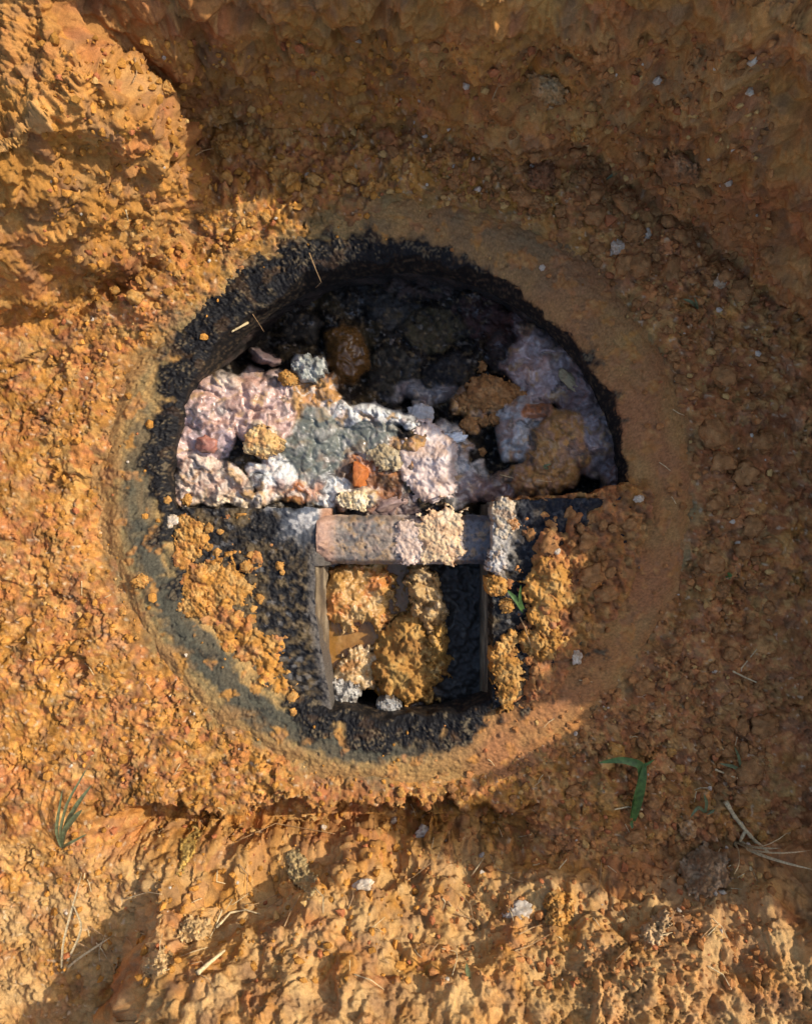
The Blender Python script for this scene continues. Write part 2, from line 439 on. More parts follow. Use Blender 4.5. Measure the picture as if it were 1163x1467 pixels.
def ground_height(p, q):
    u, v, zb = ground_sheet(p, q)
    K = look(u, v, [1, 2, 3, 4, 5, 6, 7])
    d, up_left, nx, ny, nz = (K[..., k] for k in range(5))
    R0 = np.hypot(u - RC[0], v - RC[1]) + 1; upw = np.clip(zb, 0, 1) / S
    a = u + (u - RC[0]) / R0 * upw; b = v + (v - RC[1]) / R0 * upw   # coordinates that run on up the wall: no stretching there
    wallmask = sstep(-12, 25, d)
    rr = np.hypot(u - RC[0], v - RC[1])
    rough = np.clip(0.02 + 0.40 * fbm(u / 130, v / 160, 2, 15) + 0.6 * sstep(860, 1060, u) * sstep(1050, 800, v) + 0.6 * up_left
                    + 0.35 * wallmask + 0.5 * sstep(330, 270, v) + 0.3 * sstep(1050, 1150, v) + 0.2 * sstep(560, 800, u), 0.0, 1.0)
    p1, r1, e1 = plates(a, b, 58, 1); p2, r2, e2 = plates(a, b, 27, 2); p3, r3, e3 = plates(a, b, 13, 3)
    h2, q2, _ = crumbs(a, b, 24, 0.010, 2, 0.4); h3, q3, _ = crumbs(a, b, 12.5, 0.0055, 5, 0.5); h4, r4, _ = crumbs(a, b, 7.0, 0.0032, 4, 0.6)
    patchy = sstep(-0.25, 0.35, fbm(a / 55, b / 55, 3, 27))
    patch2 = sstep(-0.1, 0.4, fbm(a / 35, b / 35, 3, 28))
    h = rough * (0.008 * p1 + 0.0065 * p2 * patchy + 0.8 * h2 * patch2) + rough * (0.0035 * p3 * patch2 + 0.7 * h3 * patchy) + (0.07 + 0.93 * rough) * 0.7 * h4 * patch2
    # ledges of the trodden crust: each flake at its own level, broken sharply at its edge
    cu = a + 26 * fbm(a / 34, b / 34, 5, 16, 0.6); cv = b + 26 * fbm(a / 34, b / 34, 5, 17, 0.6)
    f1, f2, rc = worley(cu / 64, cv / 64, 9); g1, g2, rd = worley(cu / 27, cv / 27, 10)
    h += (0.014 * (rc[..., 2] - .5) + 0.007 * (rd[..., 2] - .5) * patchy) * (1 - 0.5 * rough)
    crack = np.maximum(sstep(0.055, 0.0, f2 - f1) * (rc[..., 1] > 0.35), 0.6 * sstep(0.06, 0.0, g2 - g1) * (rd[..., 1] > 0.55)) * np.clip(0.25 + 1.5 * fbm(a / 60, b / 60, 2, 18), 0, 1)
    h -= 0.009 * crack
    h += (0.0040 + 0.0075 * rough) * fbm(a / 38, b / 38, 5, 10, 0.6)
    h += 0.0013 * fbm(a / 7, b / 7, 3, 19, 0.85)
    # walls and banks: relief from solid noise, so nothing stretches
    wi = np.where(wallmask > 0.01)
    X3 = np.stack([u[wi], v[wi], zb[wi] / S], -1)
    Xw = X3 + 14 * np.stack([perlin3(X3 / 40, 300 + k) for k in range(3)], -1)
    k1, k2, kr = worley3(Xw / 62, 31); m1, m2, mr = worley3(Xw / 26, 32); o1, o2, orr = worley3(X3 / 11, 33)
    rw = 0.55 + 0.6 * np.clip(perlin3(X3 / 150, 33) + 0.3, 0, 1)
    big = fbm3(X3 / 170, 2, 34); mid = fbm3(X3 / 60, 5, 36, 0.58); fin = fbm3(X3 / 9, 3, 37, 0.8)
    hw = 0.050 * big + 0.022 * mid + 0.0018 * fin + rw * (0.021 * sstep(0, 0.25, k2 - k1) * (0.2 + 0.8 * kr[:, 2]) + 0.009 * sstep(0, 0.3, m2 - m1) * (0.2 + 0.8 * mr[:, 2])) - 0.006
    hw += 0.0042 * sstep(0.05, 0.4, o2 - o1) * np.where(orr[:, 2] > 0.35, orr[:, 2], 0) * sstep(-0.2, 0.3, perlin3(X3 / 45, 35))
    w = wallmask[wi]; gentle = sstep(0.55, 0.8, nz[wi])
    hw = hw * (1 - 0.35 * gentle) + 0.9 * gentle * h[wi]
    h[wi] = h[wi] * (1 - w) + hw * w
    wn = (big, fbm3(X3 / 40, 3, 38), fbm3(X3 / 14, 2, 39), kr, mr)
    sel = w > 0.5; isel = (wi[0][sel], wi[1][sel])
    r2[isel] = kr[sel]; r3[isel] = mr[sel]; r4[isel] = 0.5
    def noises(n1, n2, n3):
        for n, k in ((n1, wn[0]), (n2, wn[1]), (n3, wn[2])): n[wi] = n[wi] * (1 - w) + k * w
        return n1, n2, n3
    ang = np.arctan2(v - RC[1], u - RC[0])
    edge = R_OUT - 6 + 20 * fbm(u / 80, v / 80, 3, 20) + 9 * fbm(u / 16, v / 16, 3, 25) - 33 * np.exp(-((ang + 2.2) / 0.45) ** 2)
    sink = 0.05 * sstep(edge - 4, edge - 40, rr) + 0.011 * sstep(edge + 60, edge, rr) * (1 - 0.8 * up_left)
    h *= 1 - 0.6 * sstep(edge + 45, edge - 5, rr) * (1 - up_left)
    P = np.stack([(u - CU) * S + nx * h, (CV - v) * S + ny * h, zb + nz * h - sink], -1)
    return P, d, wallmask, (r2, r3, r4), rr, edge, noises, a, b, u, v

us = axis(-60, 1225, 1.75, 42000); vsx = axis(-60, 1525, 1.75, 42000)
U, V_ = np.meshgrid(us, vsx)
GP, GD, GW, GID, GR, GE, GCR, GA, GB, U, V_ = ground_height(U, V_)
far = np.maximum(np.abs(U - CU), np.abs(V_ - CV))
wf = sstep(1000, 1500, far)
GP[..., 2] = GP[..., 2] * (1 - wf) + 0.36 * wf
redn = np.clip(sstep(600, 1000, U) * 0.9 + 0.15 * sstep(330, 250, V_) - 0.35 * sstep(1180, 1300, V_), 0, 1)
gc = soil_color(GA, GB, GID, redn, 0, GCR)
gc = mixc(gc, (0.49, 0.305, 0.125), np.clip(sstep(1190, 1260, V_) * (0.5 + 0.7 * fbm(GA / 60, GB / 60, 3, 31)) * 0.9, 0, 0.85))
gc = mixc(gc, (0.36, 0.175, 0.05), np.clip(GW * sstep(420, 300, V_) * (0.3 + 0.9 * fbm(GA / 90, GB / 50, 3, 32)), 0, 0.8))      # iron-rich band in the wall
gc = mixc(gc, (0.22, 0.12, 0.06), np.clip(GW * (fbm(GA / 50, GB / 50, 4, 34) - 0.1), 0, 0.7))
gc = mixc(gc, (0.56, 0.42, 0.26), np.clip((fbm(GA / 9, GB / 9, 2, 35) - 0.62) * 3, 0, 0.6) * (1 - GW))                                   # chalky flecks
gc = mixc(gc, (0.20, 0.15, 0.07), np.clip(sstep(GE + 22, GE - 5, GR) * (0.5 + 0.6 * fbm(U / 50, V_ / 50, 2, 33)), 0, 0.8))   # damp olive soil beside the rim
gcell = np.hypot((U[:-1, :-1] + U[1:, 1:]) / 2 - RC[0], (V_[:-1, :-1] + V_[1:, 1:]) / 2 - RC[1]) > R_OUT - 62
me = grid_mesh('ground', GP, gc, 0.95, gcell)
tag(link('ground', me, M_SOIL), kind='structure')

# ------------------------------------------------------------------ unseen soil heap added right of the pit, its ridge shaped to shade the right half
CA, SA = math.cos(SUN_AZ), math.sin(SUN_AZ)
TAN = math.tan(SUN_EL)
T_RIDGE = 1250.0
tips = [(250, 150, .0), (330, 232, .0), (400, 246, .0), (470, 268, .0), (535, 286, .0), (525, 340, .0), (470, 420, .0), (470, 460, .0), (545, 510, .0), (690, 590, .0),
        (705, 690, .0), (748, 716, .0), (757, 770, .0), (790, 800, .0), (790, 910, .0), (735, 960, .0), (760, 1010, .0), (850, 1040, .0), (830, 1085, .0),
        (650, 1142, .0), (600, 1178, .0), (640, 1225, .03), (800, 1240, .06), (980, 1255, .09), (1150, 1300, .12), (1250, 1450, .12)]
ts = []
for (a, b, z) in tips:
    s_ = b * CA + a * SA; t_ = a * CA - b * SA
    ts.append((s_, z + (T_RIDGE - t_) * S * TAN))
ts.sort()
hs = np.arange(-500, 2200, 5.0); ht = np.arange(-640, 900, 9.0)
HT, HS = np.meshgrid(ht, hs)
ridge = np.interp(HS, [a for a, b in ts], [b for a, b in ts])
ridge = ridge + 0.022 * fbm(HS / 26, HS * 0, 4, 42, 0.65)
ends = sstep(-450, 100, HS) * sstep(2150, 1700, HS)
hu = (T_RIDGE + HT) * CA + HS * SA; hv = -(T_RIDGE + HT) * SA + HS * CA
hz = ridge * ends + 0.2 * (1 - ends) - np.where(HT < 0, -HT * S * 2.0, HT * S * 0.72)
c1, i1, _ = crumbs(hu, hv, 90, 0.03, 5, 0.6); c2, i2, _ = crumbs(hu, hv, 38, 0.016, 6, 0.7)
body = sstep(0, 30, np.abs(HT))
hz += 0.02 * fbm(hu / 60, hv / 60, 3, 40) * body + c1 * 0.5 * body + (c2 - 0.01) * 0.8 + 0.012 * fbm(hu / 22, hv / 22, 3, 41)
hz = np.maximum(hz, 0.05)
hcells = (hz[:-1, :-1] > 0.2)
hc = soil_color(hu, hv, (i1, i2), 0.5)
me = grid_mesh('shade_heap', worldgrid(hu, hv, hz)[::-1], hc[::-1], 0.95, hcells[::-1])
# grid built with s downwards: make sure normals face up
me.flip_normals() if me.polygons[len(me.polygons) // 2].normal.z < 0 else None
tag(link('shade_heap', me, M_SOIL), kind='structure')

# ------------------------------------------------------------------ the tank
tank = bpy.data.objects.new('septic_tank', None); COL.objects.link(tank)
tank.location = (W(*RC)[0], W(*RC)[1], -0.6)
tag(tank, 'round concrete septic tank with a stained open rim sunk in the pit floor', 'tank')
OFF = Vector(tank.location)

def part(name, me, mat):
    me.transform(Matrix.Translation(-OFF))
    return link(name, me, mat, tank)

SAND = np.array([0.34, 0.20, 0.07]); OLIVE = np.array([0.155, 0.125, 0.06]); TARC = np.array([0.012, 0.011, 0.011])
def rim_paint(u, v):
    ang = np.degrees(np.arctan2(v - RC[1], u - RC[0]))      # 0 right, 90 down, 180 left, -90 up
    rr = np.hypot(u - RC[0], v - RC[1])
    n1 = fbm(u / 45, v / 45, 4, 51); n2 = fbm(u / 15, v / 15, 3, 52); n3 = fbm(u / 110, v / 110, 2, 53)
    f = (rr - R_IN) / (R_OUT - R_IN)
    def sect(a, w):
        dd = (ang - a + 180) % 360 - 180
        return np.exp(-(dd / w) ** 2)
    # streaks that follow the ring
    st = fbm(ang / 22, rr / 13, 3, 54)
    c = np.broadcast_to(SAND, u.shape + (3,)).copy()
    c = mixc(c, OLIVE, np.clip(0.38 + 0.55 * st + 0.4 * n1 + 0.25 * sect(150, 60) - 0.3 * np.clip(np.abs(f - .5) * 2, 0, 1), 0, 0.9))
    right = sstep(70, 40, np.abs((ang + 5 + 180) % 360 - 180) - 30)
    c = mixc(c, (0.29, 0.130, 0.045), np.clip(right * (0.75 + 0.5 * n1), 0, 0.92))
    c = mixc(c, (0.29, 0.115, 0.05), np.clip(right * (n3 * 0.9 + 0.1), 0, 0.6))
    c = mixc(c, (0.16, 0.115, 0.06), np.clip(sect(-70, 32) * (0.5 + 0.5 * n1), 0, 0.8))
    tar = (1.15 * sect(-128, 30) * (1 - 0.65 * f) + 0.95 * sect(-165, 22) * (0.62 - f) * 1.3 + 0.85 * sect(168, 26) * (0.42 - f) * 1.6 + 1.15 * sect(95, 30) * (0.72 - f) * 1.4
           + 0.8 * sect(-88, 22) * (0.45 - f) * 1.8 + 0.9 * sect(-40, 40) * (0.16 - f) * 2 + 0.55 * sect(60, 30) * (0.5 - f))
    tar = np.clip(sstep(0.25, 0.55, tar + 0.40 * n1 + 0.16 * n2), 0, 1)
    grey = np.clip(0.95 * sstep(0.05, 0.42, sect(125, 45) * np.exp(-((f - .42 - .15 * n3) / .22) ** 2) + .35 * n1 + .15 * n2), 0, 0.88)
    grey2 = np.clip(0.7 * sstep(0.2, 0.6, sect(178, 28) * np.exp(-((f - .45) / .3) ** 2) + .35 * n1 + .15 * n2), 0, 0.75)
    c = mixc(c, (0.055, 0.055, 0.042), np.maximum(grey, grey2) * (1 - right))
    c = mixc(c, TARC, tar)
    c = mixc(c, np.array([0.36, 0.19, 0.065]), np.clip(sstep(0.62, 1.0, f + 0.25 * n1 + 0.1 * n2) * (1 - right) * 0.8, 0, 1))
    dust = np.clip((n1 * 0.5 + n2 * 0.7 + perlin2(u / 4, v / 4, 57) * 0.9 - 0.34) * 1.2, 0, 0.6) * tar
    c = mixc(c, (0.17, 0.125, 0.07), dust)
    gr = perlin2(u / 2.6, v / 2.6, 58)
    c = c * (1 + 0.35 * gr)[..., None]
    return c, tar, n1, n2

# rim: a polar sheet rolling over the inner lip and down
na = 1700; nr = 80
A = np.linspace(0, 2 * np.pi, na, endpoint=False)
tt = np.linspace(0, 1, nr)
AA, TT = np.meshgrid(A, tt, indexing='ij')
lip_n = 9 * perlin2(np.cos(AA) * 5, np.sin(AA) * 5, 60) + 4 * fbm(np.cos(AA) * 13, np.sin(AA) * 13, 3, 61, 0.4)
rad = np.where(TT < 0.12, R_IN + 2 + (lip_n - 2) * sstep(0.02, 0.12, TT) , R_IN + lip_n * (1 - TT) + (TT - 0.12) / 0.88 * (R_OUT + 22 - R_IN))
RU = RC[0] + rad * np.cos(AA); RV = RC[1] + rad * np.sin(AA)
rc_, rtar, n1, n2 = rim_paint(RU, RV)
f = (rad - R_IN) / (R_OUT - R_IN)
RZ = -0.004 + 0.006 * np.sin(np.clip(f, 0, 1) * np.pi) - 0.012 * sstep(0.75, 1.2, f) - 0.010 * sstep(0.12, -0.03, f)
chip = np.clip(fbm(RU / 14, RV / 14, 3, 69) - 0.42, 0, 1)
RZ = RZ - 0.006 * chip + 0.0034 * n1 + 0.0012 * n2 + 0.0006 * fbm(RU / 5, RV / 5, 2, 62)
g1, _, _ = crumbs(RU, RV, 6.5, 0.0036, 7, 0.6); g2, _, _ = crumbs(RU, RV, 13, 0.005, 8, 0.3)
soilfilm = sstep(0.35, 0.6, fbm(RU / 34, RV / 34, 4, 65) + 0.2 * sstep(600, 800, RU))
smear = np.abs(fbm(RU / 17, RV / 17, 4, 66, 0.6)) * 1.6
RZ = RZ + rtar * (g1 * 0.16 + g2 * 0.10 + 0.0022 * smear + 0.0015 * fbm(RU / 4, RV / 4, 3, 67, 0.8)) + (1 - rtar) * (g1 * 0.16 + 0.0008 * fbm(RU / 6, RV / 6, 3, 59, 0.8) + soilfilm * (g1 * 0.5 + g2 * 0.35))
RZ = np.where(TT < 0.12, RZ - (0.12 - TT) / 0.12 * 0.075, RZ)
rgh = 0.88 - 0.42 * rtar + 0.3 * rtar * np.clip(n2, 0, 1)
rc_ = mixc(rc_, soil_color(RU, RV, (), 0.75 * sstep(500, 800, RU)), soilfilm * 0.75 * (1 - 0.92 * rtar))
lipn = fbm(np.cos(AA) * 30 + TT * 60, np.sin(AA) * 30 - TT * 50, 4, 70, 0.65)
lipc = mixc(np.broadcast_to(np.array([0.016, 0.014, 0.013]), rc_.shape).copy(), (0.11, 0.075, 0.045), np.clip(lipn * 1.1 - 0.1, 0, 0.7))
rc_ = mixc(rc_, lipc, sstep(0.135, 0.105, TT + 0.02 * lipn))
idx = np.arange(na * nr).reshape(na, nr)
q = np.stack([idx[:, :-1], idx[:, 1:], np.roll(idx, -1, 0)[:, 1:], np.roll(idx, -1, 0)[:, :-1]], -1).reshape(-1, 4)
P = worldgrid(RU, RV, RZ).reshape(-1, 3)
me = make_mesh('rim', P, q[:, ::-1], np.full(len(q), 4), rc_.reshape(-1, 3), rgh.reshape(-1))
part('rim', me, M_RIM)

# inner wall below the lip
na2 = 500; nz2 = 60; zs = np.linspace(-0.06, -0.6, nz2)
A = np.linspace(0, 2 * np.pi, na2, endpoint=False)
AA, ZZ = np.meshgrid(A, zs, indexing='ij')
rad = R_IN + 4 + 6 * fbm(np.cos(AA) * 9 + ZZ * 30, np.sin(AA) * 9 - ZZ * 22, 5, 63, 0.6) + 5
RU = RC[0] + rad * np.cos(AA); RV = RC[1] + rad * np.sin(AA)
n1 = fbm(np.cos(AA) * 9 + ZZ * 20, np.sin(AA) * 9, 4, 64, 0.65)
cc = mixc(np.broadcast_to(np.array([0.025, 0.02, 0.017]), AA.shape + (3,)).copy(), (0.07, 0.045, 0.035), np.clip(n1 * 1.2, 0, 0.8))
idx = np.arange(na2 * nz2).reshape(na2, nz2)
q = np.stack([idx[:, :-1], idx[:, 1:], np.roll(idx, -1, 0)[:, 1:], np.roll(idx, -1, 0)[:, :-1]], -1).reshape(-1, 4)
me = make_mesh('inner_wall', worldgrid(RU, RV, ZZ).reshape(-1, 3), q, np.full(len(q), 4), cc.reshape(-1, 3), 0.5)
part('inner_wall', me, M_CONC)

def fgrid(u0, u1, v0, v1, st=1.6):
    return np.meshgrid(np.arange(u0, u1 + st / 2, st), np.arange(v0, v1 + st / 2, st))

# the two shelves either side of the outlet well
def shelf(u0, u1, v0, v1, keep, zlev, seed):
    u, v = fgrid(u0, u1, v0, v1)
    n1 = fbm(u / 40, v / 40, 4, seed); n2 = fbm(u / 12, v / 12, 3, seed + 1)
    g1, i1, _ = crumbs(u, v, 6.2, 0.0036, 11, 0.65); g2, i2, _ = crumbs(u, v, 13, 0.005, 12, 0.35)
    z = zlev + 0.003 * n1 + 0.0018 * n2 + g1 * 0.16 + g2 * 0.10 + 0.0024 * np.abs(fbm(u / 18, v / 18, 4, seed + 5, 0.6)) * 1.6 - 0.001 + 0.0015 * fbm(u / 4, v / 4, 3, seed + 6, 0.8)
    c = np.broadcast_to(np.array([0.012, 0.011, 0.011]), u.shape + (3,)).copy()
    c = mixc(c, (0.13, 0.10, 0.065), np.clip((n1 * 0.5 + n2 * 0.8 + perlin2(u / 4, v / 4, seed) * 0.9 - 0.42) * 1.1, 0, 0.5))
    c = mixc(c, (0.13, 0.12, 0.11), np.where(i1[..., 0] > 0.93, 0.6, 0.0))
    c = mixc(c, (0.16, 0.105, 0.045), np.clip(fbm(u / 55, v / 55, 4, seed + 7, 0.6) * 1.1 - 0.15, 0, 0.6))
    return u, v, n1, n2, z, c, i1

u, v, n1, n2, z, c, i1 = shelf(232, 470, 727, 1050, None, -0.014, 70)
# smooth bluish grease film at the inner corner, its edge rolling down to the beam
corner = sstep(375, 425, u + 20 * n1) * sstep(800, 740, v + 25 * n1)
z = z * (1 - 0.65 * corner) + corner * 0.65 * (-0.012)
z -= 0.03 * sstep(448, 472, u) * sstep(830, 800, v)
c = mixc(c, (0.14, 0.15, 0.165), np.clip(corner * (0.7 + 0.7 * n1), 0, 0.9))
c = mixc(c, (0.46, 0.42, 0.37), np.clip(corner * sstep(0.15, 0.45, n1 + 0.6 * n2), 0, 0.85))
c = mixc(c, (0.36, 0.19, 0.11), np.clip(sstep(452, 462, u) * sstep(800, 780, v), 0, 0.9))
c = mixc(c, (0.15, 0.10, 0.045), np.clip((n2 * 0.9 + 0.1) * sstep(760, 830, v) * 0.9, 0, 0.7))
c = mixc(c, (0.10, 0.085, 0.07), np.clip(sstep(436, 446, u + 4 * n2) * sstep(770, 800, v), 0, 0.9))
cu_ = (u[:-1, :-1] + u[1:, 1:]) / 2; cv_ = (v[:-1, :-1] + v[1:, 1:]) / 2
well_edge = np.where(cv_ < 812, 470.0, 450.0)
u = u + np.clip(v - 880, 0, 200) * 0.17 * sstep(380, 450, u)
cells = (np.hypot(cu_ - RC[0], cv_ - RC[1]) < R_IN + 12) & (cu_ < well_edge) & (cv_ > 728 + 1.5 * perlin2(cu_ / 20, cv_ * 0, 3))
u = u + 1.6 * perlin2(v / 14, v * 0, 9) * sstep(420, 450, u); v = v + 1.8 * perlin2(u / 16, u * 0, 9) * sstep(745, 728, v)
me = grid_mesh('shelf', worldgrid(u, v, z), c, 0.45 - 0.12 * corner + 0.15 * np.clip(n1, 0, 1), cells, -0.28)
part('shelf', me, M_TAR)

u, v, n1, n2, z, c, i1 = shelf(690, 925, 712, 1045, None, 0.002, 74)
z += 0.004
edgep = sstep(745, 722, u + 8 * n1)
c = mixc(c, (0.34, 0.27, 0.19), np.clip(edgep * sstep(815, 780, v + 20 * n1) * (0.75 + 0.6 * n2), 0, 0.92))
c = mixc(c, (0.42, 0.37, 0.31), np.clip(edgep * sstep(0.05, 0.4, n1 + .5 * n2) * sstep(840, 800, v), 0, 0.8))
c = mixc(c, (0.022, 0.023, 0.03), np.clip(sstep(735, 760, u) * sstep(820, 760, v), 0, 0.5))
z += 0.006 * fbm(u / 24, v / 24, 4, 76) * sstep(725, 745, u)
cu_ = (u[:-1, :-1] + u[1:, 1:]) / 2; cv_ = (v[:-1, :-1] + v[1:, 1:]) / 2
cells = (np.hypot(cu_ - RC[0], cv_ - RC[1]) < R_IN + 12) & (cu_ > 705 + 1.8 * perlin2(cu_ * 0, cv_ / 12, 4)) & (cv_ > 718 - (cu_ - 705) * 0.03 + 2 * perlin2(cu_ / 20, cv_ * 0, 5))
me = grid_mesh('shelf', worldgrid(u, v, z), c, 0.5, cells, -0.28)
part('shelf', me, M_TAR)

# beam across the head of the well
u, v = fgrid(452, 712, 738, 811)
n1 = fbm(u / 40, v / 40, 4, 80); n2 = fbm(u / 10, v / 10, 3, 81)
z = -0.026 + 0.0025 * n1 + 0.0012 * n2 - 0.006 * sstep(748, 738, v) - 0.010 * sstep(804, 812, v)
z += 0.018 * sstep(486, 455, u) * sstep(806, 780, v)
g1, _, _ = crumbs(u, v, 7, 0.0025, 13, 0.6); z += g1 * 0.6
c = np.broadcast_to(np.array([0.19, 0.145, 0.105]), u.shape + (3,)).copy()
c = mixc(c, (0.085, 0.085, 0.085), np.clip(0.35 + n1 + 0.3 * n2, 0, 0.8))
c = mixc(c, (0.34, 0.23, 0.16), np.clip(n2 * 0.9 + 0.1, 0, 0.7))
c = mixc(c, (0.42, 0.33, 0.27), np.clip(sstep(560, 580, u + 6 * n2) * sstep(668, 658, u), 0, 0.8))
c = mixc(c, (0.10, 0.10, 0.11), np.clip(sstep(662, 672, u), 0, 0.9))  # right end darkened: shade of the higher shelf put into the colour
pit = np.clip(fbm(u / 6, v / 6, 3, 86) - 0.25, 0, 1); z -= 0.004 * pit
c = mixc(c, (0.33, 0.2, 0.09), np.clip(fbm(u / 18, v / 18, 4, 87, 0.65) * 1.3 - 0.1, 0, 0.7)); c = mixc(c, (0.06, 0.05, 0.045), np.clip(pit * 1.6, 0, 0.7))
c = mixc(c, (0.40, 0.22, 0.14), sstep(486, 466, u + 6 * n1) * 0.7)
v = v + 2.2 * perlin2(u / 18, u * 0, 10) * np.where(np.abs(v - 774) > 28, 1, 0.3)
z -= 0.013 * (np.abs(v - 774.5) / 37) ** 3 + 0.004 * sstep(30, 37, np.abs(v - 774.5) + 3 * n2)
me = grid_mesh('crossbeam', worldgrid(u, v, z), c, 0.5 + 0.15 * n1, None, -0.07)
part('crossbeam', me, M_CONC)

# end wall of the well below the rim
u, v = fgrid(452, 712, 1030, 1052, 2.0)
z = -0.02 + 0.003 * fbm(u / 20, v / 20, 3, 83); c = np.broadcast_to(TARC, u.shape + (3,)).copy()
cells = np.hypot(u[:-1, :-1] - RC[0], v[:-1, :-1] - RC[1]) > R_IN + 6
me = grid_mesh('well_wall', worldgrid(u, v, z), c, 0.5, cells, -0.28)
part('well_wall', me, M_TAR)
# side walls of the well: board-marked concrete faces
for nm, x0, x1, v0, v1, s1 in (('well_wall', 450, 461, 806, 1022, 1), ('well_wall', 697, 706, 722, 1030, -1)):
    u, v = fgrid(x0, x1, v0, v1, 1.6)
    zc = -0.02 + 0.003 * fbm(u / 5, v / 60, 3, 84)
    if s1 > 0: zc = zc - (u - x0) / (x1 - x0) * 0.07
    else: zc = zc - 0.035 - (x1 - u) / (x1 - x0) * 0.03
    stripe = fbm(u / 2.2, v / 70, 3, 85)
    c = mixc(np.broadcast_to(np.array([0.17, 0.115, 0.06]), u.shape + (3,)).copy(), (0.32, 0.25, 0.16), np.clip(stripe + 0.2, 0, 0.9))
    c = mixc(c, (0.05, 0.045, 0.04), np.clip(0.4 - stripe, 0, 0.7))
    if s1 > 0:
        ok = (v[:-1, :-1] < 900) | (u[:-1, :-1] > x0 + (v[:-1, :-1] - 900) * 0.17)
    else: ok = None
    me = grid_mesh(nm, worldgrid(u, v, zc), c, 0.45, ok, -0.27)
    part(nm, me, M_CONC)

# ------------------------------------------------------------------ sludge in the open half (grid in picture rays, each point at its own depth)
def raygrid(p, q, z):
    f = (D - z) / D
    return np.stack([(p - CU) * S * f, (CV - q) * S * f, z], -1)

PINK = (0.50, 0.33, 0.27); MAUVE = (0.36, 0.26, 0.25); CREAM = (0.58, 0.44, 0.28); WHITEG = (0.55, 0.53, 0.48); GREYG = (0.115, 0.12, 0.095); BEIGE = (0.47, 0.36, 0.27)
RUST = (0.36, 0.13, 0.045); SOILC = (0.34, 0.17, 0.055); PURP = (0.15, 0.095, 0.085); GREYD = (0.05, 0.05, 0.052); BLUEG = (0.30, 0.285, 0.27)
domes = [  # px, py, rx, ry, top z, colour, roughness
    (300, 575, 52, 52, -.030, PINK, .45), (290, 625, 46, 40, -.034, MAUVE, .42), (352, 580, 34, 58, -.030, PINK, .45), (395, 585, 34, 62, -.032, PINK, .5),
    (322, 545, 26, 22, -.026, BEIGE, .5), (262, 640, 24, 40, -.040, PINK, .5),
    (285, 680, 46, 36, -.034, BEIGE, .75), (320, 690, 40, 34, -.036, BEIGE, .75), (265, 705, 36, 22, -.040, BEIGE, .7), (330, 712, 50, 18, -.040, CREAM, .7), (372, 712, 34, 16, -.042, CREAM, .6),
    (375, 632, 28, 26, -.024, CREAM, .7), (395, 680, 40, 30, -.045, WHITEG, .45), (420, 705, 44, 20, -.048, RUST, .6), (375, 512, 22, 14, -.045, PURP, .5),
    (440, 525, 26, 20, -.030, WHITEG, .5), (455, 560, 40, 30, -.050, SOILC, .7), (420, 575, 26, 50, -.045, SOILC, .75), (445, 620, 46, 48, -.048, GREYG, .45), (440, 665, 44, 38, -.052, GREYG, .4),
    (480, 640, 36, 44, -.060, GREYG, .4), (505, 590, 36, 20, -.048, WHITEG, .45), (470, 700, 34, 24, -.056, WHITEG, .4), (560, 600, 52, 16, -.050, WHITEG, .45), (530, 625, 44, 30, -.055, GREYG, .4),
    (530, 690, 48, 46, -.066, RUST, .6), (505, 715, 36, 22, -.056, CREAM, .6), (550, 725, 50, 18, -.066, PURP, .5), (575, 650, 40, 30, -.055, SOILC, .7),
    (655, 690, 48, 38, -.075, BLUEG, .35), (640, 655, 36, 50, -.070, BLUEG, .35), (603, 592, 22, 20, -.090, WHITEG, .4), (700, 700, 60, 26, -.10, PURP, .35), (740, 690, 50, 22, -.11, PURP, .35),
    (495, 505, 34, 50, -.15, (0.12, 0.055, 0.015), .25),
    (700, 575, 52, 34, -.13, SOILC, .9), (680, 600, 24, 20, -.13, SOILC, .9), (790, 470, 60, 50, -.14, PURP, .62), (780, 520, 62, 60, -.12, (0.33, 0.235, 0.21), .55), (750, 610, 42, 56, -.11, BLUEG, .55),
    (840, 560, 50, 70, -.12, PURP, .62), (860, 630, 44, 60, -.10, (0.24, 0.18, 0.165), .6), (800, 640, 56, 60, -.085, SOILC, .9), (770, 690, 60, 28, -.09, SOILC, .9), (765, 590, 26, 22, -.10, RUST, .7),
    (880, 680, 30, 34, -.10, PURP, .4),
    (560, 445, 46, 28, -.155, (0.07, 0.065, 0.06), .5), (622, 470, 50, 34, -.145, (0.10, 0.075, 0.04), .55), (562, 535, 40, 36, -.135, (0.085, 0.07, 0.05), .5), (645, 535, 44, 30, -.135, (0.05, 0.045, 0.045), .4),
    (690, 450, 46, 34, -.15, (0.12, 0.06, 0.05), .45), (430, 470, 34, 24, -.14, (0.06, 0.05, 0.04), .5), (610, 405, 70, 20, -.15, (0.13, 0.085, 0.07), .5), (520, 420, 40, 20, -.16, (0.05, 0.045, 0.04), .5),
    (720, 500, 26, 34, -.14, (0.09, 0.06, 0.05), .45), (600, 560, 60, 20, -.14, (0.11, 0.10, 0.10), .4)]
p, q_ = fgrid(236, 912, 362, 760, 1.7)
wp = p + 12 * fbm(p / 36, q_ / 36, 3, 90, 0.4); wq = q_ + 12 * fbm(p / 36, q_ / 36, 3, 91, 0.4)
base = -0.168 + 0.032 * fbm(p / 60, q_ / 60, 3, 92) + 0.015 * sstep(560, 650, q_) + 0.015 * sstep(600, 820, p)
litbed = sstep(-10, 30, (q_ - 520 - np.clip(p - 420, 0, 300) * 0.42) + 10 * fbm(p / 30, q_ / 30, 2, 97)) * sstep(720, 640, p)
base = base * (1 - litbed) + litbed * (-0.066 + 0.010 * fbm(p / 50, q_ / 50, 3, 98))
